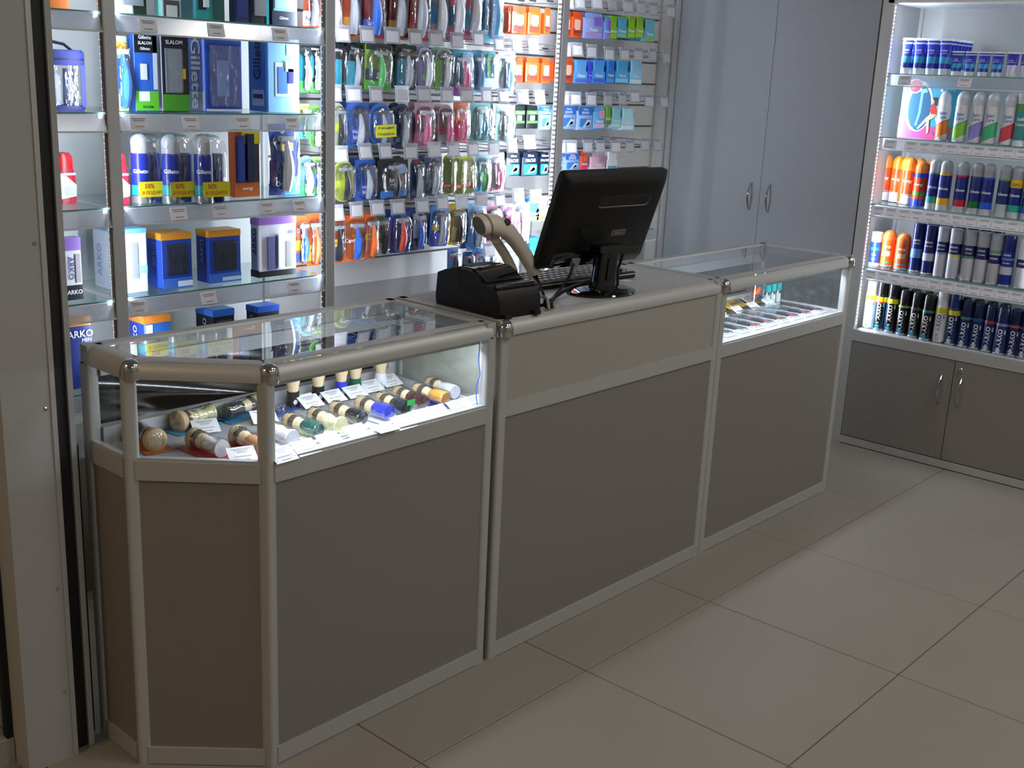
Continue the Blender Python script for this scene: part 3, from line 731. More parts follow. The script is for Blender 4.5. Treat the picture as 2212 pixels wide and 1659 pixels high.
# gift box on the second shelf
def gift_box():
    w, h, d = .215, .228, .055
    q = at(1938, 290, 0, XR+.088)
    t = thing('gift_box', 'sky blue and pink gift carton with oval window and seated woman print', 'box', (XR+.088, q.y, Z2+.0005))
    y0, y1 = -w, 0
    part('carton', lambda: bevbox(d, w, h, .0015, 1).xf(Matrix.Translation((d/2, -w/2, 0))), P('#3fa0c8', .45), t)
    part('pink_panel', G().prism([(0, .001), (0, .085), (-.07, .045), (-.12, .05), (-w, .05), (-w, .001)][::-1], -.0006, -.0001, 0), P('#d0478a', .45), t)
    def ell(cy, cz, a, b, n=24): return [(cy+a*math.cos(2*PI*i/n), cz+b*math.sin(2*PI*i/n)) for i in range(n)]
    part('white_ring', G().prism(ell(-.075, .125, .056, .098), -.001, -.0006, 0), P('#dcdfe6', .5), t)
    part('window', G().prism(ell(-.078, .12, .046, .088), -.0014, -.001, 0), P('#2f5f86', .25), t)
    part('white_ring', G().prism(ell(-.175, .112, .032, .062), -.001, -.0006, 0), P('#dcdfe6', .5), t)
    part('window', G().prism(ell(-.176, .108, .026, .056), -.0014, -.001, 0), P('#a39a90', .25), t)
    rz = part('razor_print', G().prism([(-.072, .19), (-.098, .195), (-.106, .182), (-.088, .176), (-.086, .10), (-.075, .05), (-.066, .05), (-.076, .10), (-.078, .176)], -.002, -.0014, 0), P('#6fb4d8', .3), t)
    sk = part('round_sticker', G().prism(ell(-.052, .203, .028, .028), -.0022, -.0014, 0), P('#d8d2d6', .4), t)
    part('sticker_disc', G().prism(ell(-.052, .203, .0235, .0235), -.0028, -.0022, 0), P('#c8305a', .4), sk)
    g = G(); text_flat(g, 'girl', (-.0031, -.052, .203), (0, -1, 0), (0, 0, 1), height=.02); part('lettering', g, P('#e0c23a'), sk)
    g = G(); text_flat(g, 'Venus', (-.0012, -.175, .024), (0, -1, 0), (0, 0, 1), height=.022); part('lettering', g, P('#7a6ac8'), t)
    wm = part('woman_print_dress', G().prism([(-.126, .135), (-.143, .132), (-.152, .100), (-.128, .098), (-.120, .118)], -.0022, -.0014, 0), P('#c8303a', .5), t)
    part('woman_print_hair', G().prism([(-.128, .160), (-.142, .164), (-.150, .15), (-.148, .128), (-.140, .133), (-.136, .148)], -.0026, -.0022, 0), P('#4a2a24', .5), wm)
    part('woman_print_face', G().prism(ell(-.133, .148, .0065, .009, 12), -.0024, -.002, 0), P('#d8a88a', .5), wm)
    part('woman_print_legs', G().prism([(-.128, .100), (-.148, .098), (-.146, .088), (-.124, .074), (-.128, .03), (-.120, .018), (-.114, .070), (-.085, .038), (-.078, .04), (-.112, .085)], -.0022, -.0014, 0), P('#dfb89a', .5), wm)
    for y, z, s_ in ((-.052, .040, .010), (-.142, .215, .006), (-.16, .19, .009)):
        pts = []
        for i in range(10):
            r = s_ if i % 2 == 0 else s_*.42; a = PI/2+2*PI*i/10; pts.append((y+r*math.cos(a), z+r*math.sin(a)))
        part('star', G().prism(pts, -.0016, -.0006, 0), P('#e6e6ea', .5), t)
gift_box()
# --- top shelf: cream tubes standing on their caps
def tube_at(loc, h, w, ca, cb, label, group=None, style=0):
    t = thing('cream_tube', label, 'tube', loc, 0, group)
    hc = h*.17
    part('cap', lambda: G().lathe([(w*.34, 0), (w*.36, .001), (w*.40, hc)], 18), P('#d3d5da', .35), t, True, ('tc', h, w))
    def tb():
        rings = []
        for i in range(7):
            u = i/6; a = w*(.40+.10*u); b = w*.40*(1-u)+.0012*u; z = hc+(h-hc)*u*.93
            rings.append([(b*math.cos(2*PI*k/20), a*math.sin(2*PI*k/20), z) for k in range(20)])
        return G().loft(rings)
    part('body', tb, P(ca, .3), t, True, ('tb', h, w))
    part('crimp', lambda: G().box(-.0016, .0016, -w*.51, w*.51, h*.935, h), P('#e2e4ea', .35), t, key=('tk', h, w))
    def strip_(u0, u1, s=1.03):
        rings = []
        for i in range(4):
            u = u0+(u1-u0)*i/3; a = w*(.40+.10*u)*s; b = (w*.40*(1-u)+.0012*u)*s+.0003; z = hc+(h-hc)*u*.93
            rings.append([(b*math.cos(PI/2+PI*k/14), a*math.sin(PI/2+PI*k/14), z) for k in range(15)])
        g = G(); bb = 0
        for r_ in rings: g.v += r_
        for i in range(3):
            for k in range(14): g.f.append((i*15+k, i*15+k+1, (i+1)*15+k+1, (i+1)*15+k))
        return g
    if style == 0:
        part('label_band', lambda: strip_(.02, .16), P('#23309a', .3), t, True, ('ts0', h, w))
        part('label_band', lambda: strip_(.18, .42), P('#2f8fc0', .3), t, True, ('ts1', h, w))
        part('label_arc', lambda: strip_(.86, .92), P('#aeb9dc', .3), t, True, ('ts2', h, w))
    else:
        part('label_band', lambda: strip_(.0, .40), P('#b4b3cc', .3), t, True, ('ts3', h, w))
    g = lambda: text_flat(text_flat(G(), 'КРЕМ', (-w*.30, 0, h*.66), (0, -1, 0), (0, 0, 1), height=h*.05), 'для бритья', (-w*.325, 0, h*.585), (0, -1, 0), (0, 0, 1), width=w*.62)
    part('lettering', g, P('#dfe3f0'), t, False, ('tt', h, w))
    return t
for k, (px, py) in enumerate([(1955, 148), (1982, 148.6), (2009, 151), (2036, 154)]):
    y = .189-.0507*k
    tube_at((XR+.045, y, Z1+.0005), .136, .045, '#2336b8', 0, 'tall blue shaving cream tube, %s from the cabinet post on the top shelf' % ORD[k])
for k in range(6):
    tube_at((XR+.085+.034*k, .037, Z1+.0005), .136, .045, '#2336b8', 0, 'tall blue cream tube lined up behind the front rank', 'tall cream tubes in the rear file')
for k in range(3):
    for j in range(3):
        tube_at((XR+.085+.034*k, .189-.0507*j, Z1+.0005), .136, .045, '#2336b8', 0, 'tall blue cream tube hidden behind the three first tubes', 'tall cream tubes behind the first three')
for k in range(4):
    tube_at((XR+.045, -.014-.0512*k, Z1+.0005), .090, .045, '#2336a8', 0, 'short blue shaving cream tube, %s after the tall tubes' % ORD[k])
for k in range(3):
    tube_at((XR+.045, -.222-.0512*k, Z1+.0005), .090, .045, '#3a34a4', 0, 'short violet and white cream tube, %s after the short blue tubes' % ORD[k], style=1)
# the same rows go on towards the far post of the cabinet
for k in range(5):
    y = -.468-.0515*k
    can_at('shaving_can', 'plain navy shaving can towards the far post, bottom row', (XR+.05, y, Z5+.002), R1, .187, '#15245a', '#111f4c', 'tall', [(.90, .965, '#3a4a86')], [('ARKO', .53, .0185, '#e8e8ee', 1, -.1)], 'navy cans towards the far post', '#b9bbc0', PI+.12, None, .3)
    can_at('shaving_can', 'silver shaving can towards the far post, fourth shelf', (XR+.05, y+.012, Z4+.0005), R1, .198, '#b9bac4', '#a9abb8', 'flat', [(.66, 1.0, '#1a1f5e')], [('NIVEA', .90, .0075, '#e6e8f0')], 'silver cans towards the far post', '#b9bbc0', PI+.12, .058, .3)
    can_at('shaving_can', 'navy clear capped can towards the far post, third shelf', (XR+.05, y+.062, Z3+.0005), R1, .195, '#1a2a78', 'clear', 'dome', [(.0, .16, '#b4b6bc'), (.16, .34, '#2456c8')], [('Gillette', .60, .010, '#dfe3ee')], 'navy clear capped cans towards the far post', '#b9bbc0', PI+.12, .052, .3)
    can_at('shaving_can', 'teal white capped can towards the far post, second shelf', (XR+.05, y+.078, Z2+.0005), R1, .192, '#3f8a8a', '#cfd0d8', 'flat', [(.0, .14, '#c9d0d4')], [('Soft', .64, .012, '#e6eef0')], 'teal cans towards the far post', '#b9bbc0', PI+.12, .038, .3)

# ------------------------------------------------------------------ slatwall hooks with price tags
ROWZ = (1.755, 1.575, 1.393, 1.206, 1.018, .834)
TAGS = {
 0: [(1228, 5), (1253, 5), (1290, 6), (1323, 9), (1357, 14), (1385, 17), (1411, 21), (1448, 25)],
 1: [(740, 74), (793, 76), (847, 78), (897, 82), (942, 84), (987, 88), (1032, 84), (1077, 95), (1115, 97), (1152, 101), (1221, 108), (1247, 108), (1278, 112), (1316, 117), (1349, 118), (1379, 119), (1409, 120), (1439, 124)],
 2: [(722, 202), (764, 204), (812, 205), (868, 204), (915, 204), (965, 206), (1008, 206), (1050, 206), (1087, 208), (1128, 210), (1166, 211), (1217, 213), (1243, 214), (1277, 215), (1313, 216), (1345, 215), (1371, 209), (1402, 219), (1434, 220)],
 3: [(734, 334), (789, 328), (832, 327), (887, 328), (938, 324), (979, 324), (1021, 322), (1066, 320), (1105, 316), (1144, 308), (1211, 318), (1234, 318), (1270, 317), (1297, 318), (1330, 317), (1360, 317), (1393, 313), (1420, 314)],
 4: [(725, 461), (770, 454), (815, 450), (859, 448), (912, 445), (955, 438), (997, 436), (1039, 431), (1079, 432), (1119, 423), (1157, 425)],
 5: [(1056, 541), (1097, 533)]}
YT = 1.10
TAGP2 = mat('price_insert_paper', '#b9b8be', .55)
def hook_geo():
    g = G()
    g.tube([(0, .248, 0), (0, .02, .0), (0, .006, .006)], .0018, 6)
    g.tube([(0, .248, .022), (0, .03, .022), (0, -.002, .020)], .0014, 6)
    g.tube([(-.02, .243, .011), (.02, .243, .011)], .004, 6)
    return g
def holder_geo(): return G().box(-.0245, .0245, -.003, 0, -.018, .024).box(-.0245, .0245, -.004, .003, .022, .026)
def paper_geo(): return G().box(-.019, .019, -.0038, -.003, -.0135, .0155)
def lines_geo():
    g = G()
    for z, w in ((.012, .016), (.006, .011), (-.008, .013)): g.box(-w, w, -.0042, -.0038, z-.001, z+.001)
    return g
rh = random.Random(3)
RN = ('highest', 'second', 'third', 'fourth', 'fifth', 'lowest')
for r_, lst in TAGS.items():
    for i, (px, py) in enumerate(lst):
        q = at(px, py, 1, YT)
        bay = 'between the middle and right shelving posts' if px < 1190 else 'right of the bright LED post'
        t = thing('display_hook', 'wire price tag hook, %s row, %s' % (RN[r_], bay), 'hook', (q.x, YT, q.z-.003), 0, '%s hook row %s' % (RN[r_], bay))
        part('wire', hook_geo, WIRE, t, True, 'hookw')
        h = part('tag_holder', holder_geo, HOLDER, t, key='hookh'); h.scale = (1.25, 1, 1.2); h.rotation_euler = (math.radians(rh.uniform(-14, -4)), 0, math.radians(rh.uniform(-7, 7)))
        p = part('price_paper', paper_geo, TAGP2, h, key='hookp')

# ------------------------------------------------------------------ packs
def card_outline(w, h, kind):
    if kind == 'round':      # rounded long capsule
        r = w*.46; return rrect(w, h, r, 6, 0, h/2)
    if kind == 'curvy':
        p = []
        for i in range(13):
            u = i/12; a = w/2*(1-.18*math.sin(PI*u*1.0)**2 if u < .6 else 1-.18*math.sin(PI*u)**2)
            p.append((a, h*u))
        q = [(-a, z) for a, z in p[::-1]]
        return p+q
    return rrect(w, h, min(w, h)*.08, 3, 0, h/2)
def bubble_geo(w, h, d, cz, n=20):
    rings = []
    for k, (s, y) in enumerate(((1.0, 0), (.97, -d*.55), (.86, -d*.88), (.6, -d))):
        rr = rrect(w*s, h*(1-(1-s)*.5), w*s*.40, 4, 0, cz)
        rings.append([(a, y, b) for a, b in rr])
    return G().loft(rings)
def razor_geo(h, bend=.012):
    """handle only; hangs in the bubble"""
    pts = [(math.sin(i/8*PI)*bend*.4, -.012-.006*math.sin(i/8*PI), h*(.06+.70*i/8)) for i in range(9)]
    return G().tube(pts, [h*.058*(1+.4*math.sin(i/8*PI*1.4)) for i in range(9)], 8)
def head_geo(w, h): return G().box(-w/2, w/2, -.018, -.006, h*.76, h*.83).box(-w*.42, w*.42, -.020, -.018, h*.775, h*.815).box(-w*.2, w*.2, -.014, -.006, h*.72, h*.76)
def blister(name, label, loc, w, h, c1, bands, razor, text, outline='rect', group=None, bub=True, tilt=0.0, sticker=None, d=.026):
    """hanging card with a clear bubble; front looks to -Y; loc is the bottom centre of the card"""
    t = thing(name, label, 'blister pack', loc, 0, group); t.rotation_euler = (0, tilt, 0)
    kw = (round(w, 2), round(h, 2)); W, H = kw
    sx, sz = w/W, h/H
    t.scale = (sx, 1, sz)
    w, h = W, H
    cd_ = part('card', lambda: G().prism(card_outline(w, h, outline), 0, .0012, 1), P(c1, .4), t, key=('card', w, h, outline))
    for b in bands:
        z0, z1, col = b[:3]; x0, x1 = (b[3], b[4]) if len(b) > 3 else (-.47, .47)
        part('printed_area', lambda: G().prism(rrect(w*(x1-x0), h*(z1-z0), min(w*(x1-x0), h*(z1-z0))*.12, 2, w*(x0+x1)/2, h*(z0+z1)/2), -.0006, 0, 1), P(col, .4), t, key=('pa', w, h, z0, z1, x0, x1))
    if bub:
        if razor:
            part('razor_handle', lambda: razor_geo(h), P(razor[0], .3), t, True, ('rh', h))
            part('razor_head', lambda: head_geo(min(.05, w*.8), h), P(razor[1], .3), t, False, ('rhd', w, h))
        part('blister', lambda: bubble_geo(w*.88, h*.90, d, h*.48), BUBBLE, t, True, ('bub', w, h, d))
    for tx in text:
        s_, cz, hh, col = tx[:4]; cx = tx[4] if len(tx) > 4 else 0; rot = tx[5] if len(tx) > 5 else 0; yy = tx[6] if len(tx) > 6 else -.0012
        W0, H0 = txt(s_)[2:]
        wd_ = hh*W0/H0
        lim = w*.9 if rot % 2 == 0 else h*.8
        if wd_ > lim: hh *= lim/wd_
        part('lettering', lambda: text_flat(G(), s_, (cx*w, yy, cz*h), (1, 0, 0), (0, 0, 1), height=hh, rot=rot), P(col, .45), t, False, ('bt', s_, w, h, cz, cx, round(hh, 4), rot, yy))
    if sticker:
        z0, z1, col, s_, tc = sticker
        part('sticker', lambda: G().prism(rrect(w*.86, h*(z1-z0), .002, 2, 0, h*(z0+z1)/2), -d-.0016, -d-.0008, 1), P(col, .45), t, key=('st', w, h, z0, z1, d))
        g = G()
        for i, ln in enumerate(s_): text_flat(g, ln, (0, -d-.0019, h*(z1-(z1-z0)*(i+.5)/len(s_))), (1, 0, 0), (0, 0, 1), width=w*.7, height=h*(z1-z0)/len(s_)*.5)
        part('lettering', g, P(tc, .45), t)
    return t
def box_pack(name, label, loc, w, h, d, c1, cs, bands, text, group=None, taper=0.0, tab=True):
    """hanging cartridge pack: plastic box with header tab"""
    t = thing(name, label, 'cartridge pack', loc, 0, group)
    kw = (round(w, 2), round(h, 2)); W, H = kw
    t.scale = (w/W, 1, h/H); w, h = W, H
    hb = h*(.80 if tab else 1.0)
    if taper:
        ang = [( -w/2, 0), (w/2, 0), (w*.5, hb*.55), (w*.36, hb*.72), (w*.42, h), (-w*.42, h), (-w*.36, hb*.72), (-w*.5, hb*.55)]
        part('box', lambda: G().prism(ang, 0, d, 1), P(c1, .35), t, key=('tp', w, h, d))
    else:
        part('box', lambda: bevbox(w, d, hb, .003, 2).xf(Matrix.Translation((0, d/2, 0))), P(c1, .35), t, True, ('bp', w, hb, d))
        if tab: part('hang_tab', lambda: G().prism(rrect(w*.86, h*.24, .006, 3, 0, h*.88), .002, .0035, 1), P(cs, .35), t, key=('tb2', w, h))
    for b in bands:
        z0, z1, col = b[:3]; x0, x1 = (b[3], b[4]) if len(b) > 3 else (-.44, .44)
        if len(b) > 5:
            k_ = b[5]*w
            part('printed_area', lambda: G().prism([(w*x0, h*z0), (w*x1, h*z0+k_*.25), (w*x1+k_*.2, h*z1-k_*.1), (w*x0+k_, h*z1)], -.0014, -.0006, 1), P(col, .3), t, key=('pk', w, h, z0, z1, x0, x1, b[5]))
            continue
        part('printed_area', lambda: G().prism(rrect(w*(x1-x0), h*(z1-z0), min(w*(x1-x0), h*(z1-z0))*.15, 2, w*(x0+x1)/2, h*(z0+z1)/2), -.0008, 0, 1), P(col, .4), t, key=('pa2', w, h, z0, z1, x0, x1))
    for tx in text:
        s_, cz, hh, col = tx[:4]; cx = tx[4] if len(tx) > 4 else 0
        W0, H0 = txt(s_)[2:]
        if hh*W0/H0 > w*.86: hh = w*.86*H0/W0
        part('lettering', lambda: text_flat(G(), s_, (cx*w, -.0012, cz*h), (1, 0, 0), (0, 0, 1), height=hh), P(col, .45), t, False, ('bt2', s_, w, h, cz, cx, round(hh, 4)))
    return t
YP = 1.150   # front of the hanging packs
def place(x0, x1, yt, yb, yp=YP):
    xc = (x0+x1)/2
    a = at(x0, (yt+yb)/2, 1, yp); b = at(x1, (yt+yb)/2, 1, yp)
    top = at(xc, yt, 1, yp); bot = at(xc, yb, 1, yp)
    return ((a.x+b.x)/2, yp, bot.z), b.x-a.x, top.z-bot.z
RZ = {'s': ('#9aa0a8', '#3a3d42'), 'b': ('#2f62c0', '#9aa0a8'), 'k': ('#202226', '#8a8f96'), 'o': ('#d8662a', '#9aa0a8'), 'p': ('#d05a86', '#c9c9d0'), 't': ('#2a9aa6', '#c9d0d4'), 'w': ('#d6d8de', '#9aa0a8'), 'g': ('#3f9a4a', '#9aa0a8'), 'y': ('#c9b020', '#9aa0a8'), 'l': ('#6aa8dc', '#c9d0d4'), 'r': ('#c8402a', '#9aa0a8')}
FT = lambda b, z=.30, c='#23306a': [(b, z, .012, c)]
# x0, x1, ytop, ybottom, base colour, printed areas, razor, lettering, outline, sticker, copies behind, description
PACKS = [
 # row hanging from above the frame
 (0, [(702, 733, -60, 80, '#c8501f', [(.0, .30, '#b9b4b2')], 's', [('Fusion', .2, .012, '#22306a')], 'curvy', None, 1, 'orange and silver razor blister'),
  (738, 778, -60, 82, '#c4521f', [(.05, .32, '#d08a3a')], 's', [('Fusion', .17, .013, '#22306a'), ('POWER', .08, .008, '#e6e2dc')], 'curvy', None, 1, 'orange razor blister with amber label'),
  (784, 830, -60, 84, '#b03a24', [(.05, .30, '#3a56a0')], 'b', [('Gillette', .23, .010, '#e8e8ee'), ('Fusion', .12, .012, '#e8e8ee')], 'curvy', None, 1, 'red razor blister with blue label'),
  (838, 876, -60, 85, '#a8401f', [(.05, .28, '#d08f3a')], 's', [('Fusion', .12, .012, '#22306a')], 'curvy', None, 1, 'rust razor blister with silver razor'),
  (882, 926, -60, 88, '#bb4420', [(.06, .20, '#c85a2a')], 's', [], 'curvy', None, 1, 'orange red blister with thin silver razor'),
  (931, 966, -60, 90, '#9fb6d2', [(.0, .26, '#c8a0b0'), (.26, .52, '#3a8fd0')], 'w', [], 'curvy', None, 1, 'pale blue and rose womens razor blister'),
  (969, 999, -60, 88, '#2f8fb8', [(.0, .22, '#c0405a'), (.50, .62, '#b8405a')], 'w', [], 'curvy', None, 1, 'blue womens razor blister with red foot'),
  (1003, 1036, -60, 88, '#3a9cc4', [(.0, .16, '#b85a70'), (.46, .62, '#b84a5e')], 'w', [], 'curvy', None, 1, 'sky blue womens razor blister with red middle'),
  (1042, 1086, -60, 92, '#2f9cc8', [(.0, .18, '#8ad0e6')], 'l', [], 'curvy', None, 1, 'turquoise womens razor blister')]),
 (1, [(716, 744, 94, 194, '#101a22', [(.0, .66, '#1f8aa0', -.2, .3)], None, [('Gillette', .86, .008, '#e6e8ee')], 'rect', None, 0, 'black and teal flat razor card'),
  (746, 781, 94, 194, '#0f1820', [(.0, .62, '#2a8ea4', -.46, .05)], 's', [('Gillette', .90, .009, '#e6e8ee'), ('MACH3', .81, .010, '#9fd0d8')], 'rect', None, 1, 'black blister with teal edge, silver razor'),
  (786, 846, 94, 196, '#7f9a3a', [(.0, .20, '#3fa03a'), (.22, .46, '#1a2c34'), (.86, 1.0, '#1f2a30')], 'g', [('Gillette', .36, .009, '#e6e8ee', .1), ('MACH3', .28, .009, '#e6e8ee', .1)], 'rect', None, 1, 'wide lime razor blister with dark label'),
  (852, 898, 96, 194, '#12301f', [(.05, .68, '#2f8aa8', -.42, .42)], 's', [('Gillette', .89, .010, '#e6e8ee'), ('SLALOM', .79, .011, '#e6e8ee')], 'rect', None, 1, 'dark green razor blister with white headline'),
  (904, 934, 102, 194, '#b6b4cc', [(.0, .70, '#8a74b8', -.48, -.22), (.22, .34, '#7ab03a', -.2, .3)], 'w', [], 'round', None, 1, 'white and violet slim razor pack'),
  (939, 977, 102, 194, '#a9c4ae', [(.0, .70, '#7ab84a', -.48, -.2), (.22, .34, '#5aa03a', -.2, .3)], 'w', [], 'round', None, 1, 'white and green slim razor pack'),
  (979, 1021, 108, 206, '#2f93a6', [(.0, .24, '#9a4aa0', -.46, .1), (.6, .95, '#8ab0d8', .0, .46)], 'p', [], 'curvy', None, 1, 'teal womens razor blister with purple foot'),
  (1022, 1041, 108, 204, '#5fb4dc', [(.0, .2, '#a6d4ea')], 'l', [], 'rect', None, 0, 'narrow pale blue razor blister'),
  (1042, 1070, 110, 194, '#2a8a9a', [(.3, .95, '#2f9a2a', -.1, .1), (.0, .3, '#c4c8cc')], None, [], 'rect', None, 0, 'teal card with green stripe'),
  (1073, 1111, 112, 200, '#d4dcdc', [(.2, .6, '#6ab4dc', .0, .36), (.52, .62, '#7ac04a', -.46, -.2)], 'l', [], 'rect', None, 0, 'white razor card with pale blue razor')]),
 (2, [(714, 745, 222, 318, '#b9bda0', [(.36, .54, '#b8c42a')], 'k', [], 'round', None, 0, 'silver razor pack with lime belt'),
  (746, 795, 221, 320, '#3a5fb0', [(.12, .46, '#2440a0', -.3, .42)], 's', [('Gillette', .36, .010, '#e6e8ee'), ('blue', .24, .014, '#e6e8ee')], 'rect', None, 1, 'blue razor blister with white framed label'),
  (797, 850, 224, 313, '#2a62b8', [], 's', [], 'round', (.20, .50, '#cdd018', ('Акция!', 'Подарок'), '#26301a'), 1, 'blue razor blister with yellow promotion sticker'),
  (852, 884, 224, 322, '#22386a', [(.0, .3, '#1a2a58')], 's', [], 'round', None, 1, 'navy razor blister with chrome razor'),
  (894, 936, 222, 318, '#b894a4', [(.05, .34, '#b06a86'), (.6, .75, '#c83a4a', -.46, -.2)], 'p', [], 'curvy', None, 1, 'clear pink razor blister with round head'),
  (947, 979, 226, 318, '#d0a8b8', [(.38, .46, '#c83a6a'), (.0, .3, '#9aa4b4')], 'p', [], 'round', None, 1, 'pale pink slim razor blister'),
  (980, 1012, 221, 308, '#cf5a4a', [(.55, .97, '#d87a4a'), (.05, .45, '#c82a6a')], 'p', [], 'rect', None, 0, 'orange and pink pack'),
  (1014, 1064, 222, 308, '#5a9a9a', [(.1, .9, '#7ab8b8', -.2, .2)], 't', [], 'rect', None, 0, 'sea green boxed razor pack'),
  (1068, 1110, 226, 312, '#cfdadc', [(.0, .96, '#8ad0c8', -.47, -.3), (.84, .97, '#d07a5a', .25, .47)], 'w', [], 'curvy', None, 0, 'white razor pack with mint edge')]),
 (3, [(720, 765, 346, 436, '#a9b44a', [(.34, .52, '#a8bc2a')], 'k', [], 'round', None, 1, 'lime and silver razor pack'),
  (768, 813, 344, 434, '#2f5aa8', [(.10, .44, '#2440a0', -.3, .42)], 's', [('Gillette', .34, .009, '#e6e8ee'), ('blue', .22, .013, '#e6e8ee')], 'rect', None, 1, 'blue blister with chrome razor, framed label'),
  (816, 884, 342, 430, '#0d0f16', [(.04, .22, '#2a7ac8', -.42, .46), (.62, .84, '#5a9ad0', .18, .42)], 'k', [('Schick', .47, .014, '#e6e8ee', .05), ('QUATTRO', .36, .008, '#b9bcc6', .05)], 'rect', None, 1, 'wide black razor blister with blue foot'),
  (886, 912, 340, 432, '#4a5f86', [(.86, .98, '#c83a3a', -.2, .1), (.0, .25, '#1f3a6a')], 's', [], 'round', None, 0, 'clear navy razor pack with red corner'),
  (914, 952, 336, 424, '#6d7288', [(.05, .95, '#3f4760', -.46, -.18)], 's', [('TITANIUM', .5, .008, '#c9ccd6', -.32, 1)], 'rect', None, 1, 'grey razor blister with upright lettering'),
  (956, 980, 334, 420, '#a8bc1c', [(.16, .28, '#c83222')], None, [('EXTRA', .22, .008, '#f0e6d0')], 'round', None, 0, 'lime pouch of disposable razors with red bar'),
  (975, 1002, 335, 422, '#aabf1e', [(.16, .28, '#c83222')], None, [('EXTRA', .22, .008, '#f0e6d0')], 'round', None, 0, 'middle lime pouch of razors with red bar'),
  (990, 1027, 336, 424, '#b6c83a', [(.20, .34, '#c83a2a'), (.40, .85, '#c9d29a', -.3, .3)], None, [('EXTRA', .27, .011, '#f2e9d8')], 'round', None, 0, 'front lime pouch of razors with red bar'),
  (1026, 1056, 334, 418, '#7fb4c4', [(.3, .55, '#5ab86a', -.1, .3), (.0, .18, '#2f9ad0')], 'g', [], 'rect', None, 0, 'pale teal razor pack with green razor'),
  (1052, 1090, 330, 414, '#dcd2da', [(.02, .42, '#b83a6a', -.46, -.2), (.4, .7, '#8ab4d8', -.46, -.25)], 'p', [], 'rect', None, 0, 'white razor pack with crimson edge')]),
 (4, [(711, 740, 470, 568, '#b8502a', [(.05, .34, '#3a4a5a', -.2, .46), (.36, .52, '#c9a83a', -.1, .4)], 'k', [('BIC', .44, .008, '#22201a')], 'curvy', None, 0, 'orange razor card with dark razor'),
  (738, 790, 466, 564, '#d0682a', [(.02, .40, '#b9b6b2', .0, .46)], 'b', [('BIC', .56, .010, '#caa81e'), ('Comfort 3', .46, .014, '#f2f0ea')], 'curvy', None, 1, 'orange disposable razor pack with white lettering'),
  (788, 812, 462, 558, '#d25c20', [(.42, .56, '#caa21e')], 'o', [('BIC', .49, .010, '#22201a')], 'curvy', None, 1, 'plain orange razor pack with yellow badge'),
  (811, 838, 462, 552, '#5a7a5a', [(.42, .54, '#6a9a3a'), (.0, .3, '#b4bcb4')], 'k', [], 'round', None, 1, 'green and silver razor pack'),
  (840, 884, 456, 546, '#24409a', [(.0, .5, '#1f2f7a', -.46, -.1)], 'r', [], 'rect', None, 1, 'blue razor blister with red razor'),
  (886, 918, 452, 540, '#2a4a8a', [(.3, .9, '#b9c6d8', -.3, .1)], 'b', [], 'rect', None, 1, 'navy razor card with white and blue razor'),
  (927, 967, 446, 532, '#4a86d0', [(.0, .34, '#4a4ab8'), (.40, .55, '#c9a83a', -.4, .0)], 's', [], 'rect', None, 1, 'light blue card with a safety razor'),
  (968, 1003, 444, 528, '#d8b81a', [(.12, .45, '#e0c850', -.3, .1)], 'k', [], 'rect', None, 1, 'yellow card with a black razor'),
  (1009, 1048, 438, 540, '#8ab4e0', [(.0, .45, '#4a8ad0')], 's', [], 'curvy', None, 1, 'pale blue card with a steel razor'),
  (1050, 1080, 440, 526, '#a03a62', [(.3, .6, '#b83a5a')], 'p', [], 'rect', None, 0, 'crimson razor pack behind the scanner'),
  (1083, 1106, 440, 534, '#c08ac0', [(.1, .5, '#a85ab0', -.3, .2)], 'p', [], 'rect', None, 0, 'lilac razor pack'),
  (1104, 1146, 434, 528, '#e6d6dc', [(.0, .55, '#d85a90', -.2, .12), (.0, .96, '#e0a0c0', .36, .48)], 'w', [], 'round', None, 0, 'white razor pack with pink curve')]),
 (5, [(966, 990, 538, 590, '#2f78c4', [(.66, .84, '#b03a4a', -.3, .3)], 'k', [], 'rect', None, 0, 'small blue card with a mini razor'),
  (998, 1020, 544, 592, '#2f78c4', [(.66, .84, '#b03a4a', -.3, .3)], 'k', [], 'rect', None, 0, 'small blue mini razor card beside two more'),
  (1018, 1052, 538, 592, '#3a94d8', [(.66, .84, '#b03a4a', -.4, .0)], 'k', [], 'rect', None, 0, 'small bright blue card with mini razors'),
  (1052, 1064, 550, 598, '#9aa4a8', [(.0, .9, '#c4c9cc', -.1, .2)], None, [], 'rect', None, 0, 'small grey blade pack'),
  (1064, 1084, 552, 600, '#a9acae', [(.0, .9, '#d2d4d4', -.1, .2)], None, [], 'rect', None, 0, 'small silver blade pack'),
  (1098, 1120, 545, 596, '#b9bdc8', [(.0, .3, '#3a5ab8')], None, [], 'rect', None, 0, 'small white and blue blade pack')])]
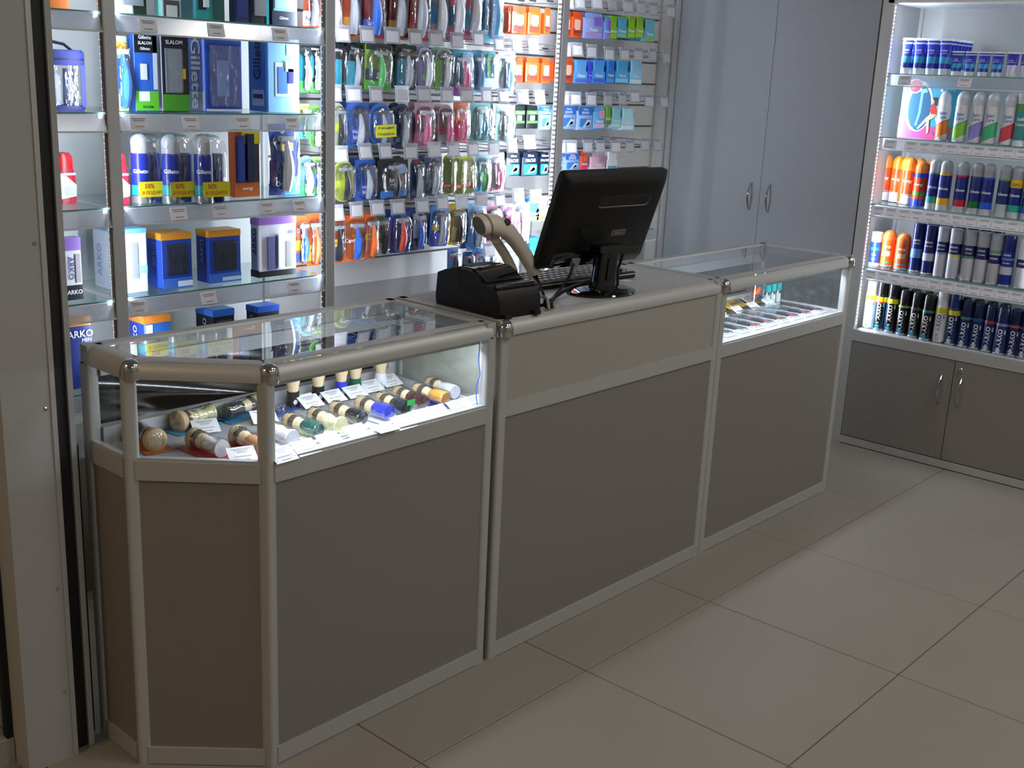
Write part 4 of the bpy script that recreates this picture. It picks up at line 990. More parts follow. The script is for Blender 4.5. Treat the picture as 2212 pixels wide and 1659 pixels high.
SIDEPACKS = [
 (0, 652, 690, -50, 62, '#b8481f', [(.05, .34, '#b8a8a0')], 's', [('Fusion', .2, .012, '#22306a')], 'curvy', 'orange razor blister just left of the middle post, top row'),
 (1, 646, 668, 94, 200, '#1f8aa0', [(.0, .24, '#4ab04a'), (.80, 1.0, '#101a22')], 's', [], 'rect', 'teal and green razor blister left of the middle post, second row'),
 (1, 668, 692, 95, 200, '#101a22', [(.0, .22, '#5ab04a'), (.3, .75, '#2a8ea4', -.46, -.1)], 's', [('Gillette', .90, .007, '#e6e8ee')], 'rect', 'black razor blister with green foot left of the middle post'),
 (2, 644, 668, 224, 300, '#9ab46a', [(.0, .4, '#4a9ad0'), (.6, .9, '#b8c84a')], 'g', [], 'rect', 'lime and blue razor blister left of the middle post, third row'),
 (2, 668, 692, 226, 320, '#6aa84a', [(.4, .75, '#c9d0b8')], 'w', [], 'round', 'green razor blister left of the middle post, third row'),
 (3, 646, 676, 336, 424, '#7ab0c0', [(.0, .3, '#4a9a6a')], 'w', [], 'round', 'pale teal razor blister left of the middle post, fourth row'),
 (3, 672, 694, 338, 430, '#8ab46a', [(.3, .6, '#3a6ab0')], 's', [], 'rect', 'green and blue razor blister left of the middle post, fourth row'),
 (4, 638, 664, 466, 572, '#d0642a', [(.05, .25, '#2a4a9a'), (.3, .5, '#d0b02a')], 'b', [], 'curvy', 'orange and yellow razor pack left of the middle post, fifth row'),
 (4, 662, 690, 462, 574, '#c85a24', [(.1, .4, '#caa21e')], 'o', [('BIC', .3, .010, '#22201a')], 'curvy', 'orange razor pack left of the middle post, fifth row')]
for (row, x0, x1, yt, yb, c1, bands, rz, tx, ol, desc) in SIDEPACKS:
    loc, w, h = place(x0, x1, yt, yb, YP+.03)
    blister('razor_pack', desc, loc, w*.97, h, c1, bands, RZ[rz], tx, ol)
ROWTXT = ('top', 'second', 'third', 'fourth', 'fifth', 'lowest')
rp = random.Random(9)
for row, lst in PACKS:
    for n, (x0, x1, yt, yb, c1, bands, rz, tx, ol, stk, nb, desc) in enumerate(lst):
        loc, w, h = place(x0, x1, yt, yb, YP+(.012 if n % 2 else 0))
        lab = '%s, %s in the %s razor row' % (desc, ORD[n], ROWTXT[row])
        blister('razor_pack', lab, loc, w*.97, h, c1, bands, RZ[rz] if rz else None, tx, ol, None, True, math.radians(rp.uniform(-2.5, 2.5)), stk)
        for k in range(nb):
            blister('razor_pack', lab.replace(', %s in' % ORD[n], ' behind its twin in'), (loc[0]+.004, loc[1]+.034*(k+1)+.006, loc[2]+.002), w*.97, h, c1, bands[:1], RZ[rz] if rz else None, [], ol, None, True, math.radians(rp.uniform(-2, 2)))
# cartridge packs: x0,x1,yt,yb, kind, desc, copies
def fusion(n): return ('#c8501c', '#c4481a', [(.08, .30, '#a83a1a', -.36, .36), (.36, .70, '#d8a890', -.28, .28)], [('Gillette', .34, .007, '#f0e6e0'), ('Fusion', .25, .013, '#2a2a3a')], 0)
VEN = lambda a, b, c: (a, a, [(.06, .24, b), (.5, .85, c, .0, .42)], [('Venus', .36, .015, '#e8eaf4')], 0)
VENT = lambda a, b: (a, a, [(.04, .2, b)], [('Venus', .34, .014, '#e8f0f8')], 1)
MACH = ('#0c1a2c', '#0c1a2c', [(.05, .50, '#1f9ab0', -.40, .40), (.10, .46, '#c9d2da', -.22, .30, .3), (.16, .36, '#3a4450', -.06, .26, .2)], [('Gillette', .86, .009, '#e6e8ee'), ('MACH3', .66, .013, '#e6e8ee')], 0)
BLU = ('#8fb0d8', '#6a9ad0', [(.62, .95, '#2a6ac0'), (.12, .48, '#3a7ac4', -.34, .34), (.10, .44, '#c4d0dc', -.16, .30, .3), (.16, .34, '#3f4652', .0, .27, .2)], [('Gillette', .86, .008, '#e6e8ee'), ('SENSOR', .72, .010, '#e6e8ee')], 0)
BG = ('#10181a', '#10181a', [(.62, .78, '#4ab83a'), (.24, .34, '#4ab83a'), (.36, .58, '#c9d4c9', -.2, .2)], [('Power', .70, .010, '#f0f4f0')], 0)
CARTS = [
 (0, [(1098, 1104, 14, 70, fusion(0), 'orange cartridge pack edge'), (1105, 1139, 13, 74, fusion(0), 'orange cartridge pack'), (1140, 1170, 15, 75, fusion(0), 'orange cartridge pack'), (1176, 1190, 17, 74, fusion(0), 'orange cartridge pack')], 'left'),
 (1, [(1111, 1131, 124, 178, fusion(0), 'orange cartridge pack'), (1135, 1166, 124, 179, fusion(0), 'orange cartridge pack'), (1170, 1190, 125, 180, fusion(0), 'orange cartridge pack')], 'left'),
 (2, [(1110, 1135, 228, 278, BG, 'black and green cartridge pack'), (1137, 1163, 228, 278, BG, 'black and green cartridge pack'), (1168, 1190, 229, 280, BLU, 'blue and silver cartridge pack')], 'left'),
 (3, [(1092, 1125, 330, 380, MACH, 'black and teal cartridge pack'), (1127, 1164, 329, 380, MACH, 'black and teal cartridge pack'), (1166, 1186, 329, 379, MACH, 'black and teal cartridge pack')], 'left'),
 (4, [(1140, 1166, 428, 478, VENT('#4aa0dc', '#d8e6b0'), 'sky blue cartridge pack'), (1158, 1184, 426, 477, VENT('#d6e2d0', '#b8d060'), 'white and lime cartridge pack')], 'left'),
 (5, [(1140, 1170, 514, 566, VENT('#2f84cc', '#7ab040'), 'blue cartridge pack with green bar')], 'left'),
 (0, [(1220, 1234, 24, 80, fusion(0), 'orange cartridge pack'), (1236, 1259, 25, 82, fusion(0), 'orange cartridge pack'), (1261, 1304, 28, 84, VEN('#8a9ad4', '#a88ac8', '#7a5ac0'), 'violet blue cartridge pack'), (1305, 1320, 36, 86, VEN('#6a86cc', '#9a7ac8', '#7a5ac0'), 'violet cartridge pack edge'),
      (1317, 1334, 34, 84, VENT('#7fb01e', '#8ac040'), 'lime cartridge pack'), (1333, 1356, 38, 82, VENT('#4aa4c4', '#7ac08a'), 'turquoise and lime cartridge pack'), (1357, 1373, 36, 82, VENT('#86b820', '#9aca40'), 'bright lime cartridge pack'), (1374, 1391, 36, 82, VENT('#8aba24', '#9aca40'), 'yellow green cartridge pack'), (1392, 1416, 42, 90, VENT('#6ab0c8', '#8ac05a'), 'pale turquoise and green cartridge pack')], 'right'),
 (1, [(1216, 1240, 124, 179, fusion(0), 'orange cartridge pack'), (1241, 1270, 130, 180, VENT('#5aa0dc', '#4a6ad0'), 'sky blue cartridge pack'), (1271, 1279, 134, 178, VENT('#3a4ad0', '#5a6ad8'), 'royal blue cartridge pack edge'), (1280, 1308, 130, 180, VENT('#4a94dc', '#4a5ad0'), 'mid blue cartridge pack'), (1312, 1328, 128, 180, VENT('#2f7ac8', '#4a9ad8'), 'deep blue cartridge pack'), (1330, 1359, 130, 180, VENT('#4aa8dc', '#8ad0e8'), 'aqua blue cartridge pack'), (1361, 1388, 132, 182, VENT('#8ac8ea', '#d0ecf4'), 'ice blue cartridge pack')], 'right'),
 (2, [(1211, 1245, 228, 279, BLU, 'blue and silver cartridge pack'), (1247, 1281, 229, 281, BLU, 'blue and silver cartridge pack'), (1282, 1308, 231, 279, VEN('#5aa4d8', '#c8b0d0', '#d88a9a'), 'blue and rose cartridge pack'), (1309, 1320, 230, 270, VENT('#6aaa2a', '#9a4a6a'), 'green cartridge pack edge'), (1322, 1342, 232, 276, VENT('#8ac8d0', '#b8e0e4'), 'pale teal cartridge pack'), (1342, 1371, 234, 281, VENT('#b0dce4', '#dceef0'), 'frosty teal cartridge pack')], 'right'),
 (3, [(1204, 1216, 330, 374, BLU, 'blue cartridge pack edge'), (1219, 1253, 330, 370, BLU, 'blue and grey cartridge pack'), (1254, 1270, 328, 368, VEN('#d0523a', '#d83a7a', '#d86a3a'), 'orange and pink cartridge pack'), (1277, 1309, 330, 370, VEN('#c8a4b4', '#d8c0cc', '#b8869a'), 'rose pink cartridge pack'), (1312, 1334, 328, 366, VENT('#dfe6e6', '#4aa0a8'), 'white cartridge pack with teal edge')], 'right')]
for row, lst, side in CARTS:
    for n, (x0, x1, yt, yb, kd, desc) in enumerate(lst):
        c1, cs, bands, tx, tp = kd
        loc, w, h = place(x0, x1, yt, yb, YP+.02)
        pst = 'left of LED post' if side == 'left' else 'right of LED post'
        lab = '%s, %s in %s row %s' % (desc, ORD[n], ROWTXT[row], pst)
        box_pack('cartridge_pack', lab, loc, w*.97, h, .022, c1, cs, bands, tx, None, tp)
        if w > .045:
            for k in range(2):
                box_pack('cartridge_pack', '%s behind its twin, %s row %s' % (desc, ROWTXT[row], pst), (loc[0]+.002, loc[1]+.027*(k+1), loc[2]+.001), w*.97, h, .022, c1, cs, [], [], 'second cartridge packs on their hooks', tp)

# ------------------------------------------------------------------ boxes and bottles on the glass shelves
def carton(name, label, z, xs0, xs1, xf1, yt, side, front, top, panels=(), texts=(), cat='box', ytop_abs=None, depth_off=.0):
    """carton standing on shelf z: left face from pixel xs0 to the edge xs1, front face to xf1, top edge at pixel yt (at xs1)"""
    yf = YF+.055+depth_off
    e = at(xs1, yt, 1, yf)                     # front left top corner
    r = at(xf1, yt, 1, yf); h = e.z-z
    w = r.x-e.x
    # depth from the left face: the far left corner lies on x = e.x
    l = at(xs0, yt, 0, e.x); d = min(max(l.y-yf, .03), .17)
    t = thing(name, label, cat, (e.x, yf, z+.0005))
    part('carton', bevbox(w, d, h, .0012, 1).xf(Matrix.Translation((w/2, d/2, 0))), P(front, .35), t)
    part('side_face', G().box(-.0006, -.0001, .0015, d-.0015, .0015, h-.0015), P(side, .35), t)
    part('top_face', G().box(.0015, w-.0015, .0015, d-.0015, h, h+.0006), P(top, .35), t)
    for p in panels:                          # face, u0, u1, v0, v1, colour, [depth]
        f, u0, u1, v0, v1, col = p[:6]; dp = p[6] if len(p) > 6 else .0012
        if f == 'f': g = G().box(u0*w, u1*w, -dp, -.0001, v0*h, v1*h)
        else: g = G().box(-dp-.0006, -.0005, (1-u1)*d, (1-u0)*d, v0*h, v1*h)
        part('printed_area' if dp < .004 else 'window', g, P(col, .3) if col != 'clear' else BUBBLE, t)
    for x in texts:                           # face, text, u, v, height fraction, colour, rot
        f, s_, u, v, hh, col, rot = x
        if f == 'f': g = text_flat(G(), s_, (u*w, -.0022, v*h), (1, 0, 0), (0, 0, 1), height=hh*h, rot=rot)
        else: g = text_flat(G(), s_, (-.0028, (1-u)*d, v*h), (0, -1, 0), (0, 0, 1), height=hh*h, rot=rot)
        part('lettering', g, P(col, .4), t)
    return t, w, d, h
WH = '#dfe2ea'
# second shelf
carton('gift_carton', 'blue and green carton with black top on the second glass shelf', ZB, 283, 287, 338, 67, '#1d4a9a', '#2456b0', '#10141c',
       [('f', .02, .98, .74, .99, '#0f141c'), ('f', .02, .98, .01, .26, '#58b02a'), ('f', .80, .97, .28, .98, '#b4bcd0'), ('f', .25, .50, .40, .60, '#b9c4d8', .004), ('f', .15, .6, .13, .25, '#cfd6d8', .002)],
       [('f', 'Gillette', .46, .93, .045, WH, 0), ('f', 'SLALOM', .46, .86, .04, WH, 0), ('f', 'Gillette', .46, .79, .035, WH, 0), ('f', 'SLALOM', .5, .06, .03, '#1a3a1a', 0)])
carton('gift_carton', 'black and green carton with clear window on the second glass shelf', ZB, 338, 347, 406, 69, '#c3c8d4', '#12161c', '#b4b8c0',
       [('f', .02, .98, .01, .22, '#3f8a24'), ('f', .12, .72, .24, .80, '#6d7682', .003), ('f', .14, .70, .26, .79, 'clear', .012), ('f', .72, .86, .42, .55, '#b8a020', .002)],
       [('f', 'SLALOM', .45, .88, .05, WH, 0)])
carton('gift_carton', 'deep blue carton with upright lettering and dark window', ZB, 405, 441, 521, 84, '#6f88e6', '#2f56b8', '#2a3f90',  # side colour lightened to paint in the lamp light falling on it
       [('f', .05, .95, .06, .95, '#1d3f9a', .002), ('f', .10, .90, .10, .90, '#27478f', .003), ('f', .3, .62, .22, .72, '#5a78b0', .006), ('f', .08, .92, .08, .92, 'clear', .012), ('f', .02, .98, .01, .04, '#c9d4e8', .003), ('s', .02, .98, .01, .28, '#9aa4c8', .0016)],
       [('s', 'Gillette', .5, .52, .24, '#ffffff', 3)])
carton('gift_carton', 'pale blue carton with rounded window on the second glass shelf', ZB, 536, 578, 646, 82, '#3f78c4', '#7fb6de', '#5a90c8',
       [('f', .22, .88, .22, .68, '#b9cfe4', .002), ('f', .30, .60, .26, .62, '#4a7ac0', .004), ('f', .60, .78, .40, .60, '#1f2f7a', .006), ('f', .52, .95, .56, .70, '#cfd6a8', .006), ('f', .58, .9, .78, .92, '#d4e4f0', .002), ('s', .2, .8, .08, .30, '#b9c4dc', .0014), ('s', .25, .75, .18, .24, '#22306a', .002)],
       [('s', 'Gillette', .45, .76, .16, '#1a2240', 1)])
b = place(246, 276, 76, 238, YF+.06)
blister('razor_pack', 'slim clear razor blister with yellow badge on the second glass shelf', (b[0][0], YF+.06, ZB+.001), b[1], b[2], '#8a94a8', [(.0, .22, '#9ab88a'), (.75, .93, '#d0c020', -.3, .46), (.3, .7, '#2a4aa0', -.4, .0)], RZ['b'], [('NEW', .85, .012, '#b03a1a', .08)])
# top shelf
TOPB = [(246, 250, 312, -70, '#b4bccc', '#8a94a4', '#c9ccd4', 'silver gift carton with clear dome', [('f', .0, .5, .02, .2, '#dfe4ee', .002), ('f', .55, 1, .0, .6, '#0f2a20', .002), ('f', .15, .85, .2, .8, '#6a7078', .010)], []),
 (330, 346, 388, -70, '#5aa6a0', '#a9b0ae', '#2a3a3a', 'white carton with black ring, top glass shelf', [('f', .1, .9, .02, .35, '#3a4044', .002), ('f', .22, .78, .0, .25, '#b4bab8', .003)], []),
 (388, 420, 482, -70, '#2a7a8a', '#1f8f92', '#1a5a5a', 'teal carton with silver tube, top glass shelf', [('f', .1, .35, .2, .95, '#101c20', .003), ('f', .25, .42, .25, 1.0, '#d0d8dc', .008), ('f', .6, 1.0, .0, 1.0, '#12504a', .002)], []),
 (500, 506, 536, -70, '#101c4a', '#141f4e', '#101c4a', 'navy carton, top glass shelf', [('f', .1, .9, .1, .6, '#1a2a6a', .002)], []),
 (536, 542, 579, -70, '#1f7a94', '#0f1620', '#1a4a5a', 'black and teal carton, top glass shelf', [('f', .15, .8, .15, .95, '#7a8088', .006), ('f', .85, 1.0, .0, 1.0, '#1f9aa8', .002)], []),
 (580, 586, 642, -70, '#101a30', '#12203c', '#101a30', 'black carton with pale blue framed panel, top glass shelf', [('f', .06, .88, .26, 1.0, '#8ad0c8', .002), ('f', .10, .84, .30, 1.0, '#9ac4e8', .004)], [('f', 'Gillette', .45, .14, .05, WH, 0)])]
for a, b_, c_, yt, s_, f_, tp, lb, pn, tx in TOPB: carton('gift_carton', lb, ZA, a, b_, c_, yt, s_, f_, tp, pn, tx)
# third shelf: cans in clear gift blisters
def twin_pack(k, px, label):
    loc = at(px, 441, 2, ZC); r = .026
    t = thing('gift_pack', label, 'gift pack', (loc.x+.01, loc.y+.03, ZC+.0005))
    part('can_body', G().lathe([(r*.96, .002), (r, .006), (r, .128), (r*.93, .136)], 24), P('#1a2a86', .3), t, True)
    part('can_base', G().lathe([(r*.97, 0), (r*1.005, .002), (r*1.005, .020)], 24), mat('tin_rim', '#b9bbc0', .25, .8), t, True)
    part('can_band', band_cyl(G(), r*1.01, .022, .050), P('#1f8a94', .3), t, True)
    part('can_cap', G().lathe([(r*.93, .136), (r*.95, .14), (r*.95, .166)]+[(r*.95*math.cos(a), .166+.022*math.sin(a)) for a in [PI/2*i/5 for i in range(1, 5)]]+[(.001, .188)], 24), CAPCLEAR, t, True)
    part('lettering', text_cyl(G(), 'Gillette', r*1.02, .088, .011, -PI/2-.5), P(WH), t)
    part('second_tube', G().lathe([(.018, 0), (.019, .004), (.019, .13), (.015, .135)], 18, (.052, .012)), P('#22347a', .3), t, True)
    part('clear_wrap', bubble_geo(.098, .19, .05, .095).xf(Matrix.Translation((.022, .026, 0))), BUBBLE, t, True)
    st = part('sticker', G().box(-.022, .066, -.0300, -.0292, .018, .060), P('#d6cc1c', .45), t)
    g = G(); text_flat(g, '50%', (.008, -.0303, .048), (1, 0, 0), (0, 0, 1), height=.013); text_flat(g, 'В ПОДАРОК', (.022, -.0303, .029), (1, 0, 0), (0, 0, 1), width=.072, height=.011)
    part('lettering', g, P('#b8361a'), st)
for k, px in enumerate((312, 378, 448)):
    twin_pack(k, px, 'navy can in clear gift wrap with yellow sticker, %s from the leftmost post' % ORD[k])
t4, w4, d4, h4 = carton('gift_pack', 'orange clear gift pack with two dark tubes on the third shelf', ZC, 501, 505, 560, 282, '#c0562a', '#c8642a', '#c9b02a',
    [('f', .05, .95, .22, .82, '#3a3a4a', .002), ('f', .08, .30, .24, .92, '#2a3a8a', .014), ('f', .42, .68, .24, .95, '#1f2848', .014), ('f', .3, 1.0, .80, .99, '#d8c81e', .003)], [('f', 'energy', .5, .12, .05, '#f0e6dc', 0)], cat='gift pack')
b = place(580, 646, 270, 424, YF+.05)
blister('razor_pack', 'large royal blue razor blister standing on the third glass shelf', (b[0][0], YF+.05, ZC+.001), b[1], b[2], '#2a5fb8', [(.0, .26, '#3a9cd0', .0, .47), (.0, .5, '#1a2a7a', -.47, -.1), (.62, .74, '#d8c060', -.1, .3)], RZ['w'], [('Oral', .16, .016, WH, -.1)], 'curvy')
# red bottles
def red_bottle(px, label, z=ZC):
    loc = at(px, 442 if z == ZC else 0, 2, z)
    t = thing('bottle', label, 'bottle', (loc.x, loc.y+.03, z+.0005))
    def ring(w, d, zz): return [(a, b, zz) for a, b in rrect(w, d, min(w, d)*.45, 4)]
    part('body', G().loft([ring(.058, .034, 0), ring(.064, .038, .006), ring(.064, .038, .075), ring(.052, .036, .092), ring(.036, .03, .1)]), P('#b0243a', .3), t, True)
    part('cap', G().loft([ring(.050, .034, .094), ring(.054, .036, .098), ring(.050, .034, .125), ring(.034, .026, .134), ring(.01, .01, .136)]), P('#d0242a', .25), t, True)
    part('label', G().prism([(-.026, .012), (.024, .02), (.026, .05), (-.01, .082), (-.027, .078)], -.0202, -.0194, 1), P('#d8d0cc', .4), t)
    part('label_panel', G().prism(rrect(.03, .026, .004, 3, .008, .034), -.0208, -.0202, 1), P('#b8c4c0', .4), t)
    part('neck_band', G().loft([ring(.0655, .0395, .076), ring(.062, .0392, .082)], False), P('#e0d8d4', .4), t, True)
red_bottle(268, 'red bottle with white label just right of the leftmost shelving post')
red_bottle(152, 'red bottle with white label beside the black door seal')
red_bottle(108, 'red bottle half hidden by the black door seal')
# fourth shelf: cartons with windows
def arko(label, z, a, b_, c_, yt, top, body, side, wcol, tcol, bright=None, vtext='ARKO', extra=(), tside=True):
    pn = [('f', .0, 1.0, .88, 1.0, top, .0012), ('s', .0, 1.0, .88, 1.0, top, .0012)] + ([('f', .14, .86, .24, .80, wcol, .003), ('f', .16, .84, .26, .78, 'clear', .010)] if wcol else []) + list(extra)
    tx = [('f', vtext, .74, .52, .10, tcol, 3)] if vtext else []
    if tside: tx.append(('s', 'ARKO', .52, .60, .12, tcol, 1))
    return carton('gift_carton', label, z, a, b_, c_, yt, side, body, top, pn, tx)
arko('navy carton with orange lid and dark window on the fourth glass shelf', ZD, 316, 348, 413, 506, '#d08a2a', '#22409a', '#2a50b4', '#2a2f44', '#8a93a8', extra=[('f', .0, 1.0, .0, .18, '#3a66c0', .0016), ('f', .5, 1.0, .02, .12, '#c9d6ea', .002)])
arko('navy carton with orange lid beside the purple topped one', ZD, 423, 450, 519, 500, '#d08a2a', '#22409a', '#223a9a', '#2a2c3c', '#9aa2b4', extra=[('f', .0, 1.0, .0, .18, '#3a66c0', .0016), ('f', .4, 1.0, .03, .10, '#b4c4e0', .002)])
arko('white carton with purple lid and black foot on the fourth glass shelf', ZD, 541, 558, 639, 472, '#8a62b0', '#c9c9d6', '#a9abb8', None, '#2a2f5a', vtext=None, extra=[('f', .0, 1.0, .0, .10, '#141418', .0016), ('s', .0, 1.0, .0, .12, '#141418', .0016), ('f', .22, .46, .12, .68, '#5a5a86', .006), ('f', .48, .64, .14, .72, '#e6e8f0', .010), ('f', .72, .94, .14, .58, '#8a8a86', .003)])
for t in [o for o in bpy.data.objects if o.get('label', '').startswith('white carton with purple lid and black')]:
    g = text_flat(G(), 'ARKO', (.13, -.003, .135), (1, 0, 0), (0, 0, 1), height=.013); part('lettering', g, P('#2a3a8a'), t)
carton('gift_carton', 'pale blue carton with oblong window behind the leftmost post', ZD, 200, 262, 315, 497, '#c3d0e6', '#b4c2de', '#5a9ad0',
       [('f', .30, .62, .22, .78, '#7a7f88', .003), ('f', .0, 1.0, .93, 1.0, '#5a9ad0', .0014), ('s', .0, 1.0, .93, 1.0, '#5a9ad0', .0014), ('f', .6, 1.0, .30, .42, '#8ab0de', .0014)], [('s', 'ARKO', .22, .45, .14, '#8a9ac8', 1)])
# lowest shelf
arko('blue carton with orange lid on the lowest glass shelf', ZE, 272, 311, 368, 686, '#d07a2a', '#2f6ac0', '#22409a', None, '#dfe4f0', vtext=None, extra=[('f', .05, .3, .1, .86, '#dfe6f2', .002)])
arko('black carton with blue lid on the lowest glass shelf', ZE, 423, 461, 506, 672, '#2f6ac8', '#14161e', '#14161e', '#3a3c44', '#9aa2b4', vtext=None)
arko('black carton with bright blue lid, right end of the lowest glass shelf', ZE, 532, 556, 603, 664, '#2458c0', '#12141c', '#12141c', '#3a3c44', '#9aa2b4', vtext=None)
# left of the leftmost post
carton('gift_carton', 'white carton with purple lid beside the black door seal', ZD, 120, 132, 173, 516, '#c9c9d6', '#cdcdd8', '#8a6ab8',
       [('f', .0, 1.0, .80, 1.0, '#8a6ab8', .0014), ('f', .0, 1.0, .0, .24, '#22222a', .0014), ('f', .66, .92, .28, .74, '#9a9aa0', .003)], [('f', 'ARKO', .42, .52, .10, '#4a5a8a', 3), ('f', 'ARKO', .55, .13, .07, WH, 0)])
carton('gift_carton', 'navy carton with orange lid beside the black door seal', ZE, 130, 140, 195, 690, '#1d2f7a', '#1d2f7a', '#d0862a',
       [('f', .0, 1.0, .88, 1.0, '#d0862a', .0014)], [('f', 'ARKO', .55, .77, .10, WH, 0), ('f', 'MEN', .8, .68, .05, WH, 0)])
carton('gift_carton', 'orange carton on the top shelf beside the black door seal', ZA, 90, 100, 147, -70, '#d86a2a', '#d8702c', '#c85a1f', [('f', .2, .6, .3, .5, '#e6e2dc', .002)], [])
def toiletry_bag():
    loc = at(146, 240, 2, ZB)
    t = thing('toiletry_bag', 'blue zip toiletry bag with clear sides beside the black door seal', 'bag', (loc.x, loc.y+.06, ZB+.0005))
    def ring(w, d, zz): return [(a, b, zz) for a, b in rrect(w, d, min(w, d)*.25, 4)]
    part('clear_body', G().loft([ring(.13, .085, .012), ring(.135, .09, .02), ring(.13, .088, .115)]), BUBBLE, t, True)
    part('base', G().loft([ring(.128, .084, 0), ring(.134, .088, .004), ring(.13, .085, .012)]), P('#2a3080', .5), t, True)
    l = part('lid', G().loft([ring(.134, .092, .113), ring(.138, .095, .118), ring(.138, .095, .146), ring(.128, .086, .152)]), P('#34409a', .55), t, True)
    part('zip', G().loft([ring(.1395, .0965, .127), ring(.1395, .0965, .130)], False), P('#181c40', .4), l, True)
    part('handle_strap', G().tube([(-.05, 0, .151), (-.03, 0, .166), (.0, 0, .171), (.03, 0, .166), (.05, 0, .151)], .004, 8), P('#1c2050', .5), t, True)
    for x in (-.055, .055): part('corner_trim', G().box(x-.006, x+.006, -.0455, -.0445, .01, .115), P('#3a46a8', .5), t)
    part('bottle_inside', G().lathe([(.022, .013), (.023, .018), (.023, .085), (.014, .098), (.012, .11)], 18, (-.015, -.01)), P('#c9d0e0', .3), t, True)
    part('tube_inside', G().lathe([(.014, .013), (.016, .02), (.013, .105)], 16, (.035, -.005)), P('#8a9ac0', .3), t, True)
toiletry_bag()

# ------------------------------------------------------------------ on the cash desk
def monitor():
    W, H, yaw, tilt = .42, .278, math.radians(-4.8), math.radians(19)
    c = Vector((1.209, .122, 1.105))
    base = Vector((1.185, .100, HC))
    t = thing('monitor', 'black flat monitor seen from behind on the cash desk', 'monitor', base, yaw)
    Rz = Matrix.Rotation(-yaw, 4, 'Z')
    lc = Rz @ (c-base)
    Mx = Matrix.Translation(lc) @ Matrix.Rotation(tilt, 4, 'X')     # local: x width, z up, -y back (towards the customer)
    def rr(w, h, r, y, dz=0): return [(a, y, b+dz) for a, b in rrect(w, h, r, 3)]
    g = G().loft([rr(W, H, .012, .012), rr(W+.002, H+.002, .012, .006), rr(W+.002, H+.002, .012, -.006), rr(W-.030, H-.034, .012, -.022), rr(W-.05, H-.05, .02, -.026)])
    h = part('housing', g.xf(Mx), BLACK, t, True)
    part('screen', G().box(-W/2+.014, W/2-.014, .0121, .0126, -H/2+.018, H/2-.014).xf(Mx), GLOSSB, t)
    # recessed handle slot and its lip
    part('handle_recess', G().loft([rr(.205, .030, .008, -.0262, .062), rr(.20, .026, .007, -.0268, .062)]).xf(Mx @ Matrix.Translation((.04, 0, 0))), RUBBER, h)
    part('recess_lip', G().tube([(-.052, -.0265, .047), (-.045, -.0268, .044), (.14, -.0268, .044), (.15, -.0268, .05), (.151, -.0266, .07)], .0024, 6).xf(Mx @ Matrix.Translation((-.01, 0, 0))), GREYP, h, True)
    part('logo_badge', G().loft([rr(.062, .020, .006, -.0262), rr(.060, .018, .006, -.0270)]).xf(Mx @ Matrix.Translation((.058, 0, -.038))), GREYP, h)
    lg = G(); text_flat(lg, 'BenQ', (.058, -.0274, -.038), (1, 0, 0), (0, 0, 1), height=.011)
    part('lettering', lg.xf(Mx), P('#7a7570', .3), h)
    # lower connector recess with gloss cover
    part('connector_cover', G().loft([rr(W-.06, .044, .006, -.0255, -.108), rr(W-.075, .036, .006, -.030, -.110)]).xf(Mx), GLOSSB, t, True)
    part('connector', G().box(-.105, -.075, -.036, -.028, -.128, -.104).xf(Mx), P('#8a8780', .5), t)
    # stand column, hollow slot, foot
    n = 8
    sh = []
    for z, w, d, y in ((.012, .082, .042, -.004), (.05, .076, .040, -.006), (.10, .072, .038, -.012), (.125, .070, .036, -.016)):
        sh.append([(a+.01, b+y, z) for a, b in rrect(w, d, .012, 4)])
    part('stand_column', G().loft(sh), GLOSSB, t, True)
    sl = []
    for y in (-.032, -.0275): sl.append([(a+.012, y-.003*(b-.068)/.04, b) for a, b in rrect(.026, .066, .008, 4, 0, .068)])
    part('column_slot', G().loft(sl), RUBBER, t, True)
    part('hinge_bracket', G().box(-.04, .06, -.035, .005, .118, .136), GLOSSB, t)
    ft = []
    for s, z in ((1.0, 0), (1.02, .003), (1.0, .007), (.82, .012), (.45, .016)):
        ft.append([(.012+.108*s*math.cos(2*PI*i/36), .082*s*math.sin(2*PI*i/36), z) for i in range(36)])
    part('foot', G().loft(ft), GLOSSB, t, True)
    return t
monitor()
def printer():
    q = Vector((.697, .022, HC))
    t = thing('receipt_printer', 'black receipt printer on the cash desk beside the glass top', 'printer', q, math.radians(-3))
    Wd = .142
    prof = [(0, .0), (.232, .0), (.236, .02), (.230, .082), (.20, .094), (.150, .104), (.115, .104), (.088, .094), (.072, .078), (.060, .074), (.036, .074), (.014, .066), (.002, .045)]
    part('body', G().prism(prof[::-1], 0, Wd, 0), BLACK, t, True)
    lid = [(.066, .0785), (.080, .090), (.112, .1065), (.150, .1065), (.19, .099), (.19, .094), (.150, .1005), (.112, .100), (.086, .088), (.072, .0765)]
    part('lid', G().prism(lid[::-1], .012, Wd-.004, 0), GLOSSB, t, True)
    part('paper_slot', G().box(.03, Wd-.02, .135, .172, .1035, .1074), RUBBER, t)
    part('rear_ridge', G().tube([(.006, .026, .072), (Wd-.004, .026, .072)], .007, 10), GLOSSB, t, True)
    part('seam', G().tube([(-.0004, .150, .10), (-.0004, .146, .062), (-.0004, .085, .052), (-.0004, .078, .044), (-.0004, .062, .03), (-.0004, .045, .028), (-.0004, .03, .04)], .0009, 5), RUBBER, t)
    for x in (.02, Wd-.02):
        part('foot', G().box(x-.01, x+.01, -.012, .006, .0, .010), RUBBER, t)
    return t
printer()
